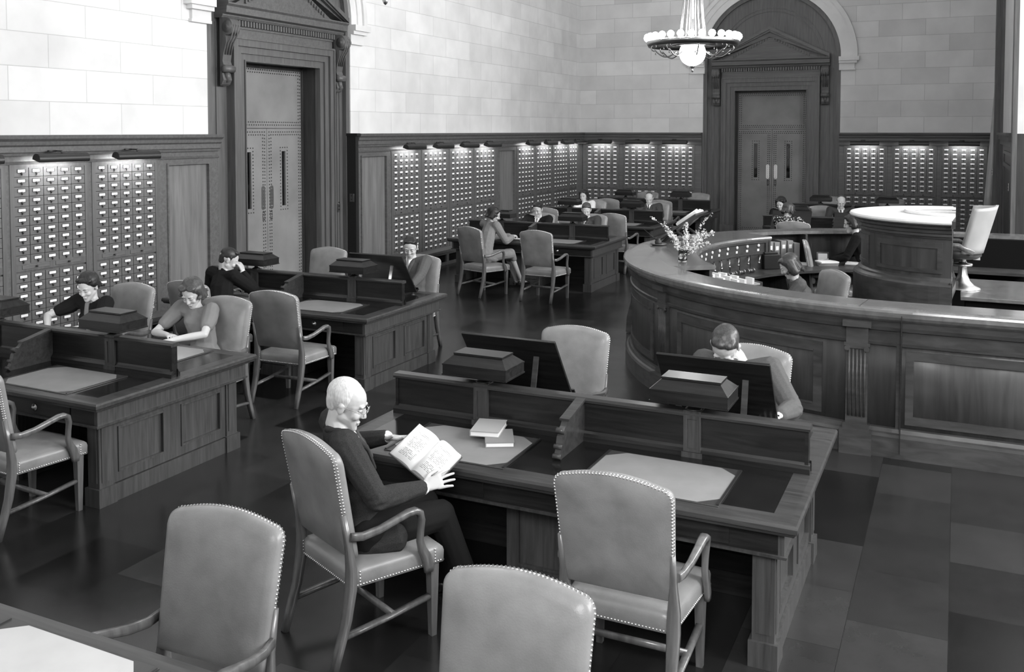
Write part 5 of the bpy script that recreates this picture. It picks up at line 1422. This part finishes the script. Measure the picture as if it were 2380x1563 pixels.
    if style=='short':
        ge((0,-0.024,0.050),(0.0785,0.092,0.080),3); Hb.hull([(hp(0,-0.062,0.02),(0.066*k,0.05*k,0.05*k),HM),(hp(0,-0.058,-0.045),(0.050*k,0.034*k,0.018*k),HM)])
        for s in (-1,1): Hb.hull([(hp(s*0.068,-0.004,0.035),(0.011*k,0.020*k,0.02*k),HM),(hp(s*0.070,0.004,0.008),(0.005*k,0.009*k,0.010*k),HM)])
        ge((0.012,0.020,0.101),(0.052,0.044,0.022)); ge((-0.035,0.015,0.092),(0.036,0.045,0.022))
        ms=(5,0.004)
    elif style=='bald':
        Hb.hull([(hp(0,-0.060,0.03),(0.073*k,0.052*k,0.055*k),HM),(hp(0,-0.058,-0.045),(0.050*k,0.034*k,0.018*k),HM)])
        for s in (-1,1): ge((s*0.055,-0.015,0.035),(0.024,0.048,0.036))
        ge((0,-0.04,0.070),(0.064,0.068,0.052),3); ms=(5,0.002)
    elif style=='grey':
        ge((0,-0.030,0.047),(0.079,0.090,0.080),3); Hb.hull([(hp(0,-0.064,0.02),(0.068*k,0.05*k,0.05*k),HM),(hp(0,-0.062,-0.030),(0.052*k,0.034*k,0.020*k),HM)])
        for s in (-1,1): Hb.hull([(hp(s*0.066,-0.012,0.040),(0.014*k,0.030*k,0.026*k),HM),(hp(s*0.070,0.000,0.012),(0.006*k,0.010*k,0.012*k),HM)])
        ms=(4,0.0015)
    elif style in ('bob','waved'):
        ge((0,-0.030,0.050),(0.092,0.098,0.086),3)
        low=-0.075 if style=='bob' else -0.045
        for s in (-1,1):
            Hb.hull([(hp(s*0.074,-0.02,0.05),(0.028*k,0.055*k,0.045*k),HM),(hp(s*0.082,-0.030,low),(0.026*k,0.042*k,0.026*k),HM)])
            for j in range(7): ge((s*(0.078+rn.uniform(-0.008,0.012)),-0.065+0.017*j+rn.uniform(-0.006,0.006),low+rn.uniform(-0.015,0.022)+0.008*j*(j>4)),(0.020,0.020,0.019),1)
        Hb.hull([(hp(0,-0.075,0.03),(0.075*k,0.042*k,0.06*k),HM),(hp(0,-0.082,low+0.01),(0.066*k,0.034*k,0.03*k),HM)])
        for j in range(9): ge((-0.06+0.015*j,-0.105+rn.uniform(-0.008,0.006),low-0.004+rn.uniform(-0.015,0.018)),(0.020,0.019,0.019),1)
        for s in (-1,1): ge((s*0.038,0.036,0.094),(0.042,0.040,0.022)); ge((s*0.062,0.020,0.070),(0.022,0.034,0.026))
        ms=(6,0.006)
    elif style=='rolled':
        ge((0,-0.028,0.052),(0.088,0.097,0.086),3)
        for s in (-1,1):
            Hb.hull([(hp(s*0.068,-0.02,0.045),(0.022*k,0.05*k,0.03*k),HM),(hp(s*0.070,-0.045,-0.005),(0.022*k,0.040*k,0.03*k),HM)])
        Hb.hull([(hp(0,-0.075,0.03),(0.072*k,0.042*k,0.06*k),HM),(hp(0,-0.078,-0.035),(0.062*k,0.034*k,0.03*k),HM)])
        for j in range(8): ge((-0.06+0.017*j,-0.098,-0.042+rn.uniform(-0.012,0.012)),(0.020,0.020,0.020),1)
        for j in range(6): ge((-0.055+0.022*j,0.048-abs(j-2.5)*0.008,0.103-abs(j-2.5)*0.007),(0.024,0.030,0.020),1)
        ms=(6,0.006)
    amp=ms[1]
    def hd(p):
        q=lp(p); n=math.sin(q.x*150+q.z*40)*math.sin(q.y*60+q.x*20)*0.5+math.sin(q.x*70+2*math.sin(q.y*45))*0.5
        dirn=(p-Hc).normalized(); return p+dirn*n*amp*0.35*k
    Hb.fuse('hair',min(voxel,0.006),[hair],smooth=2,dispfn=hd,parent=body,fac=0.4)
    # ---- upper garment
    G=Blob(); g1=0.014
    long_=sleeves=='long'; wx=1.0 if sex=='m' else 0.84
    if sex=='m':
        G.hull([(H0+Vector((0,0.0,-0.02)),(0.175*k,0.125*k,0.10*k)),(Wst,(0.155*k,0.115*k,0.08*k),T)])
        G.hull([(Wst,(0.155*k,0.115*k,0.08*k),T),(C,(0.175*k,0.122*k,0.09*k),T)])
        G.hull([(C,(0.175*k,0.122*k,0.09*k),T),(Nk-t*0.08*k,(0.16*k,0.085*k,0.05*k),T)])
        G.hull([(Nk-t*0.08*k,(0.16*k,0.085*k,0.05*k),T),(Nk-t*0.015*k-fw*0.015,(0.070*k,0.062*k,0.035*k),T)])
    else:
        wz=1.18 if coat else 1.0
        G.hull([(H0+Vector((0,0.0,-0.02)),(0.170*k,0.130*k,0.09*k)),(Wst,(0.128*k*wz,0.100*k*wz,0.07*k),T)])
        G.hull([(Wst,(0.128*k*wz,0.100*k*wz,0.07*k),T),(C,(0.150*k,0.112*k,0.08*k),T)])
        G.hull([(C+r*0.045*k+fw*0.055*k,(0.070*k,0.062*k,0.062*k),T),(C-r*0.045*k+fw*0.055*k,(0.070*k,0.062*k,0.062*k),T),(Wst+fw*0.03*k,(0.09*k,0.07*k,0.05*k),T),(Nk-t*0.07*k+fw*0.02*k,(0.08*k,0.05*k,0.04*k),T)])
        G.hull([(C,(0.150*k,0.108*k,0.08*k),T),(Nk-t*0.06*k,(0.140*k,0.078*k,0.045*k),T)])
        G.hull([(Nk-t*0.06*k,(0.140*k,0.078*k,0.045*k),T),(Nk-t*0.004*k-fw*0.01,(0.058*k,0.056*k,0.030*k),T)])
        if coat: G.hull([(H0+Vector((0,0.0,0.0)),(0.18*k,0.14*k,0.08*k)),(H0+Vector((0,0.12,-0.03)),(0.18*k,0.10*k,0.06*k))])
    for i in (0,1):
        s=-1 if i==0 else 1
        G.hull([(Nk-t*0.08*k,0.06*k),(Sh[i]+t*0.004,(0.074 if sex=='m' else 0.064)*k)]); G.hull([(Nk-t*0.03*k-fw*0.015+r*s*0.04*k,(0.035*k,0.050*k,0.028*k),T),(Sh[i]+t*0.012*k-r*s*0.02*k,(0.060 if sex=='m' else 0.05)*k)])
        if long_:
            m1=Sh[i].lerp(E[i],0.5); e2=E[i].lerp(Wr[i],0.35); cu=E[i].lerp(Wr[i],0.93)
            q=1.0 if sex=='m' else (0.97 if coat else 0.90)
            G.chain([Sh[i],m1,E[i],e2,cu],[0.072*k*q,0.064*k*q,0.056*k*q,0.054*k*q,0.040*k*q])
            # folds at the elbow
            for j in range(3):
                c=E[i].lerp(Sh[i],0.10+0.10*j); ax=(Sh[i]-E[i]).normalized(); MM=basis(ax if abs(ax.z)<0.95 else Vector((0.3,0,1))); G.ell(c,(0.062*k*q,0.010,0.062*k*q),MM)
        else:
            m1=Sh[i].lerp(E[i],0.62); G.hull([(Sh[i]+t*0.018,0.068*k),(Sh[i].lerp(E[i],0.3),0.070*k)]); G.hull([(Sh[i].lerp(E[i],0.3),0.070*k),(m1,0.056*k)])
            for j in range(4): G.ell(Sh[i]+t*0.045+r*(-0.03+0.02*j),(0.010,0.035,0.022),T)
    if sex=='m' and long_:
        for s in (-1,1): # coat skirts over the thighs
            G.hull([(H0+Vector((s*0.09*k,0,-0.05)),(0.085*k,0.11*k,0.06*k)),(Vector((s*0.13*k,0.16,seat+0.06)),(0.070*k,0.06,0.07*k))])
    def gd(p):
        n=math.sin(p.x*60+p.z*35+3*math.sin(p.y*18))*math.sin(p.z*48+p.y*30)*0.0018
        for i in (0,1):
            q=(p-E[i]); dd=q.length
            if dd<0.17: ax=(Sh[i]-E[i]).normalized(); n+=0.0032*math.sin(q.dot(ax)*110+q.x*60+2*math.sin(q.z*40))*(1-dd/0.17)
        n+=0.0035*math.sin((p.z+0.6*abs(p.x))*75)*max(0,1-abs(p.z-Wst.z)/0.14)
        return p+Vector((p.x-C.x,p.y-C.y,0.001)).normalized()*n
    G.fuse('jacket' if (sex=='m' and long_) else ('blouse' if sex=='f' else 'shirt'),voxel,[top],smooth=3,parent=body,dispfn=gd)
    if shirt and sex=='m':
        b=Blob(); ff=(Nk-t*0.015*k); b.hull([(ff+t*0.012*k,(0.062*k,0.058*k,0.014*k),T),(ff-t*0.012*k,(0.066*k,0.060*k,0.012*k),T)])
        b.hull([(Nk+fw*0.048*k-t*0.03*k,(0.045*k,0.022*k,0.02*k),T),(Nk+fw*0.108*k-t*0.17*k,(0.014*k,0.014*k,0.02*k),T)]); b.fuse('shirt',0.005,['white_cloth'],parent=body,smooth=1)
        if tie:
            b=Blob(); b.hull([(Nk+fw*0.068*k-t*0.018*k,(0.017*k,0.014*k,0.014*k),T),(Nk+fw*0.078*k-t*0.045*k,(0.010*k,0.012*k,0.010*k),T)])
            b.hull([(Nk+fw*0.078*k-t*0.045*k,(0.010*k,0.012*k,0.010*k),T),(Nk+fw*0.125*k-t*0.18*k,(0.020*k,0.010*k,0.02*k),T)]); b.fuse('tie',0.0045,[tie],parent=body,smooth=1)
        for s in (-1,1):  # lapels and collar roll
            b=Blob(); b.chain([Nk-fw*0.055*k+r*s*0.03*k+t*0.01,Nk+r*s*0.066*k-t*0.008*k,Nk+fw*0.055*k+r*s*0.060*k-t*0.05*k,Nk+fw*0.110*k+r*s*0.045*k-t*0.13*k,Nk+fw*0.128*k+r*s*0.012*k-t*0.24*k],[(0.016*k,0.012*k,0.018*k),(0.014*k,0.014*k,0.018*k),(0.024*k,0.009*k,0.02*k),(0.026*k,0.009*k,0.02*k),(0.010*k,0.008*k,0.012*k)]); b.fuse('lapel',0.0055,[top],parent=body,smooth=1)
        for i in (0,1):
            c0=E[i].lerp(Wr[i],0.90); c1=E[i].lerp(Wr[i],1.0); b=Blob(); b.hull([(c0,0.034*k),(c1,0.033*k)]); b.fuse('shirt_cuff',0.005,['white_cloth'],parent=body,smooth=1)
    if coat:
        for s in (-1,1):
            b=Blob(); b.chain([Nk-fw*0.05*k+r*s*0.03*k,Nk+r*s*0.060*k-t*0.01*k,Nk+fw*0.055*k+r*s*0.055*k-t*0.05*k,Nk+fw*0.115*k+r*s*0.040*k-t*0.13*k,Nk+fw*0.135*k+r*s*0.01*k-t*0.26*k],[(0.014*k,0.012*k,0.018*k),(0.014*k,0.014*k,0.018*k),(0.024*k,0.010*k,0.02*k),(0.026*k,0.012*k,0.02*k),(0.012*k,0.010*k,0.012*k)]); b.fuse('lapel',0.0055,[coat],parent=body,smooth=1)
    if collar:
        b=Blob(); b.hull([(Nk+t*0.005,(0.056*k,0.054*k,0.016*k),T),(Nk-t*0.012,(0.064*k,0.060*k,0.014*k),T)])
        if collar[1]=='bow':
            b.hull([(Nk+fw*0.06*k-t*0.02,(0.022,0.02,0.02),T),(Nk+fw*0.085*k-t*0.12,(0.035,0.018,0.03),T)])
            b.hull([(Nk+fw*0.06*k-t*0.02,(0.02,0.02,0.02),T),(Nk+fw*0.105*k-t*0.19,(0.028,0.016,0.02),T)])
        b.fuse('collar',0.005,[collar[0]],parent=body,smooth=1)
    # ---- lower garment
    Lg=Blob()
    if sex=='m':
        for i in (0,1):
            s=-1 if i==0 else 1
            Lg.chain([Vector((s*hipx,0.0,seat+0.085)),Vector((s*hipx,0.0,seat+0.085)).lerp(K[i],0.5),K[i]],[0.098*k,0.090*k,0.074*k]); Lg.chain([K[i],K[i].lerp(A[i],0.5),A[i]+Vector((0,0,0.02))],[0.072*k,0.066*k,0.058*k])
        Lg.ell(H0,(0.165*k,0.12*k,0.095*k)); nm='trousers'
    else:
        Lg.hull([(H0+Vector((0,0,-0.01)),(0.175*k,0.13*k,0.09*k)),(K[0].lerp(K[1],0.5)*0.55+H0*0.45,(0.165*k,0.1*k,0.085*k))])
        Lg.hull([(K[0].lerp(K[1],0.5)*0.55+H0*0.45,(0.165*k,0.1*k,0.085*k)),(K[0]+Vector((0,0,-0.02)),(0.075*k,0.075,0.075*k)),(K[1]+Vector((0,0,-0.02)),(0.075*k,0.075,0.075*k))])
        Lg.hull([(K[0],(0.075*k,0.07,0.07*k)),(K[1],(0.075*k,0.07,0.07*k)),(K[0].lerp(A[0],0.22),(0.07,0.06,0.05)),(K[1].lerp(A[1],0.22),(0.07,0.06,0.05))]); nm='skirt'
    Lg.fuse(nm,max(voxel,0.008),[bottom],smooth=3,parent=body)
    for i in (0,1):
        ft=(Vector((A[i].x-K[i].x,A[i].y-K[i].y,0))*0.3+Vector((0,1,0))).normalized(); b=Blob()
        b.hull([(A[i]+Vector((0,0,-0.045))-ft*0.02,(0.036,0.040,0.034)),(A[i]+ft*0.16+Vector((0,0,-0.066)),(0.036,0.036,0.022))]); b.hull([(A[i]-ft*0.035+Vector((0,0,-0.075)),(0.030,0.028,0.014)),(A[i]-ft*0.02+Vector((0,0,-0.05)),(0.032,0.03,0.02))]); b.fuse('shoe',0.007,['shoe'],parent=body,smooth=1)
    if glasses:
        F=lambda p:hp(p.x,p.y,p.z)
        b=MB(F)
        for s in (-1,1):
            b.tube([(s*0.031+0.021*math.cos(q),0.099,0.006+0.018*math.sin(q)) for q in [2*PI*i/20 for i in range(21)]],0.0013,5,caps=False)
            b.tube([(s*0.052,0.098,0.008),(s*0.070,0.06,0.010),(s*0.080,0.0,0.012),(s*0.084,-0.03,0.0)],0.0013,5)
        b.tube([(-0.010,0.100,0.008),(0,0.106,0.011),(0.010,0.100,0.008)],0.0013,5); gl=b.build('glasses',['steel'],body)
    return body
desk_z=0.80
# the old man in the foreground
hipP=(-2.80,4.04)
person('old man with grey hair and glasses holding an open book, in a dark tweed suit',hipP,-46,(-2.885,4.05,1.205),yaw=-24,pitch=22,k=1.10,
    hands=((-2.895,4.44,0.915),(-2.47,4.13,0.80)),handdir=((0.9,-0.12,0.10),(0.55,0.55,0.22)),palm=((-0.25,0.1,1.0),(-0.6,0.35,-0.75)),
    elbow=((-0.9,-0.2,-0.7),(0.8,-0.5,-0.9)),top='tweed',bottom='suit_black',neckdn=0.104,shw=1.08,hair='hair_grey',style='grey',voxel=0.0045,glasses=True,tie='tie_dark',seat=0.49,curl=0.25,
    knees=((-2.66,4.46,0.57),(-2.50,4.36,0.57)),feet=((-2.62,4.62,0.09),(-2.40,4.52,0.09)),neckfwd=0.05)
# his open book
def plane_frame(o,xv,yv):
    xv=Vector(xv).normalized(); yv=(Vector(yv)-xv*Vector(yv).dot(xv)).normalized(); zv=xv.cross(yv)
    M=Matrix((xv,yv,zv)).transposed().to_4x4(); M.translation=Vector(o); return M
BM=plane_frame((-2.555,4.295,0.905),(0.255,-0.01,-0.135),(0.09,0.225,0.115))
open_book('held_book','open printed book in the hands of the old man with glasses',lambda p:BM@p,0.150,0.235,(0.012,0.030),page='printed_page')
person('woman in a black short-sleeved dress bent over papers at the left edge',(-7.45,6.42),180,(-7.44,6.28,1.165),yaw=14,pitch=26,hands=((-7.36,6.00,0.815),(-7.64,5.99,0.815)),sex='f',
    top='dress_black',bottom='dress_black',hair='hair_dark',style='rolled',sleeves='short',voxel=0.006,elbow=((-1,0.35,-0.25),(1,0.35,-0.25)),collar=('dress_grey','bow'),shirt=False,k=1.08)
person('woman in a grey short-sleeved blouse reading with both hands on the desk',(-6.10,6.42),180,(-6.33,6.48,1.155),yaw=14,pitch=34,hands=((-6.20,6.10,0.815),(-6.36,6.20,0.825)),sex='f',
    top='dress_grey',bottom='dress_pale',hair='hair_mid',style='waved',sleeves='short',voxel=0.0055,elbow=((-0.9,0.5,-0.5),(0.9,0.3,-0.5)),shirt=False,k=1.10,curl=0.7)
person('boy in a black suit resting his head on his fist, before the side door',(-7.08,7.62),-14,(-7.38,8.12,1.195),yaw=-30,pitch=30,hands=((-7.42,8.20,0.83),(-7.24,8.19,1.055)),elbow=((-0.2,-0.3,-1.0),(0.5,0.9,-1.0)),
    handdir=(None,(-0.35,-0.05,0.9)),top='suit_black',bottom='suit_black',hair='hair_dark',style='short',voxel=0.0065,curl=1.3,tie=None)
person('man in a grey suit and tie reading at the dark tilted book stand',(-5.93,9.68),180,(-6.05,9.83,1.215),yaw=22,pitch=26,hands=((-5.72,9.30,0.83),(-6.10,9.30,0.83)),top='suit_mid',bottom='suit_grey',
    hair='hair_dark',style='short',voxel=0.0065,tie='tie_grey')
person('man bent low behind a tilted book stand, only hair and forehead showing',(-1.29,6.45),176,(-1.46,6.58,1.125),yaw=0,pitch=52,roll=-8,nkoff=(0.05,-0.02,0.0),neckdn=0.085,shw=1.12,k=1.25,collar=('suit_mid','plain'),hands=((-1.00,6.10,0.83),(-1.42,6.02,0.83)),top='suit_mid',bottom='suit_grey',
    hair='hair_brown',style='short',voxel=0.006,neckfwd=0.09,shirt=False)
person('woman in a pale suit seen in profile with crossed legs, holding a slip of paper',(-6.98,13.62),-28,(-7.07,14.17,1.225),yaw=-30,pitch=24,hands=((-6.89,14.42,0.86),(-6.78,14.30,0.85)),sex='f',top='suit_pale',bottom='suit_pale',
    hair='hair_dark',style='waved',voxel=0.0065,shirt=False,curl=1.0,knees=((-6.80,14.12,0.60),(-6.68,14.02,0.62)),feet=((-6.72,14.30,0.12),(-6.62,14.28,0.14)),collar=('white_cloth','plain'),coat='dress_grey')
person('dark haired man in black suit and striped tie, beyond the woman in profile',(-6.98,15.66),180,(-6.86,15.52,1.215),yaw=5,pitch=22,hands=((-6.8,15.2,0.83),(-7.15,15.2,0.83)),top='suit_black',bottom='suit_black',
    hair='hair_dark',style='short',voxel=0.0085,tie='tie_grey')
person('smiling man in a dark suit on a pale chair, right of the dark haired man',(-6.05,15.85),180,(-6.08,15.95,1.205),yaw=18,pitch=28,hands=((-5.85,15.5,0.83),(-6.2,15.5,0.83)),top='suit_grey',bottom='suit_grey',
    hair='hair_mid',style='short',voxel=0.0085,tie='tie_grey')
person('smiling woman in a pale blouse behind the far desk lamp',(-7.28,19.20),180,(-7.46,19.40,1.21),yaw=2,pitch=14,hands=((-7.10,18.9,0.83),(-7.45,18.9,0.83)),sex='f',top='white_cloth',bottom='dress_grey',
    hair='hair_dark',style='bob',voxel=0.010,shirt=False)
person('balding man in a dark suit reading behind a desk lamp, far left block',(-5.78,19.05),180,(-5.90,19.20,1.21),yaw=14,pitch=30,hands=((-5.6,18.75,0.83),(-5.95,18.75,0.83)),top='suit_grey',bottom='suit_grey',
    hair='hair_mid',style='bald',voxel=0.010)
person('woman in a patterned dress seen from behind above the far side of the counter',(-2.52,16.78),0,(-2.72,17.25,1.22),yaw=-18,pitch=24,hands=((-2.7,17.5,0.85),(-2.3,17.5,0.85)),sex='f',top='patterned_cloth',bottom='dress_black',
    hair='hair_brown',style='waved',voxel=0.009,shirt=False)
person('young woman in black partly hidden behind the woman in the patterned dress',(-3.02,19.30),180,(-3.16,19.10,1.195),yaw=-14,pitch=24,hands=((-2.85,18.85,0.83),(-3.2,18.85,0.83)),sex='f',top='dress_black',bottom='dress_black',
    hair='hair_dark',style='bob',voxel=0.010,shirt=False)
person('balding man with glasses looking down between the two tilted book stands',(-1.98,19.75),180,(-2.08,19.62,1.225),yaw=10,pitch=22,hands=((-1.8,18.9,0.95),(-2.25,18.9,0.83)),top='suit_grey',bottom='suit_grey',
    hair='hair_mid',style='bald',voxel=0.009,glasses=True,knees=((-2.15,19.35,0.56),(-1.85,19.35,0.56)))
person('library clerk with parted wavy hair and dark blouse looking down inside the counter',(-1.42,10.60),112,(-1.64,10.52,1.165),yaw=-16,pitch=32,hands=((-1.90,10.45,0.83),(-1.85,10.75,0.83)),sex='f',top='suit_mid',bottom='dress_black',
    hair='hair_brown',style='bob',voxel=0.006,shirt=False,collar=('dress_grey','plain'),k=1.08)
person('clerk in black seated sideways, half hidden by the raised round desk',(-1.10,13.92),95,(-1.33,13.90,1.345),yaw=0,pitch=14,hands=((-1.60,13.80,0.84),(-1.55,14.05,0.84)),sex='f',top='dress_black',bottom='dress_black',
    hair='hair_dark',style='waved',voxel=0.009,shirt=False,seat=0.62,knees=((-1.5,13.85,0.68),(-1.5,14.05,0.68)),feet=((-1.5,13.85,0.2),(-1.5,14.05,0.2)))
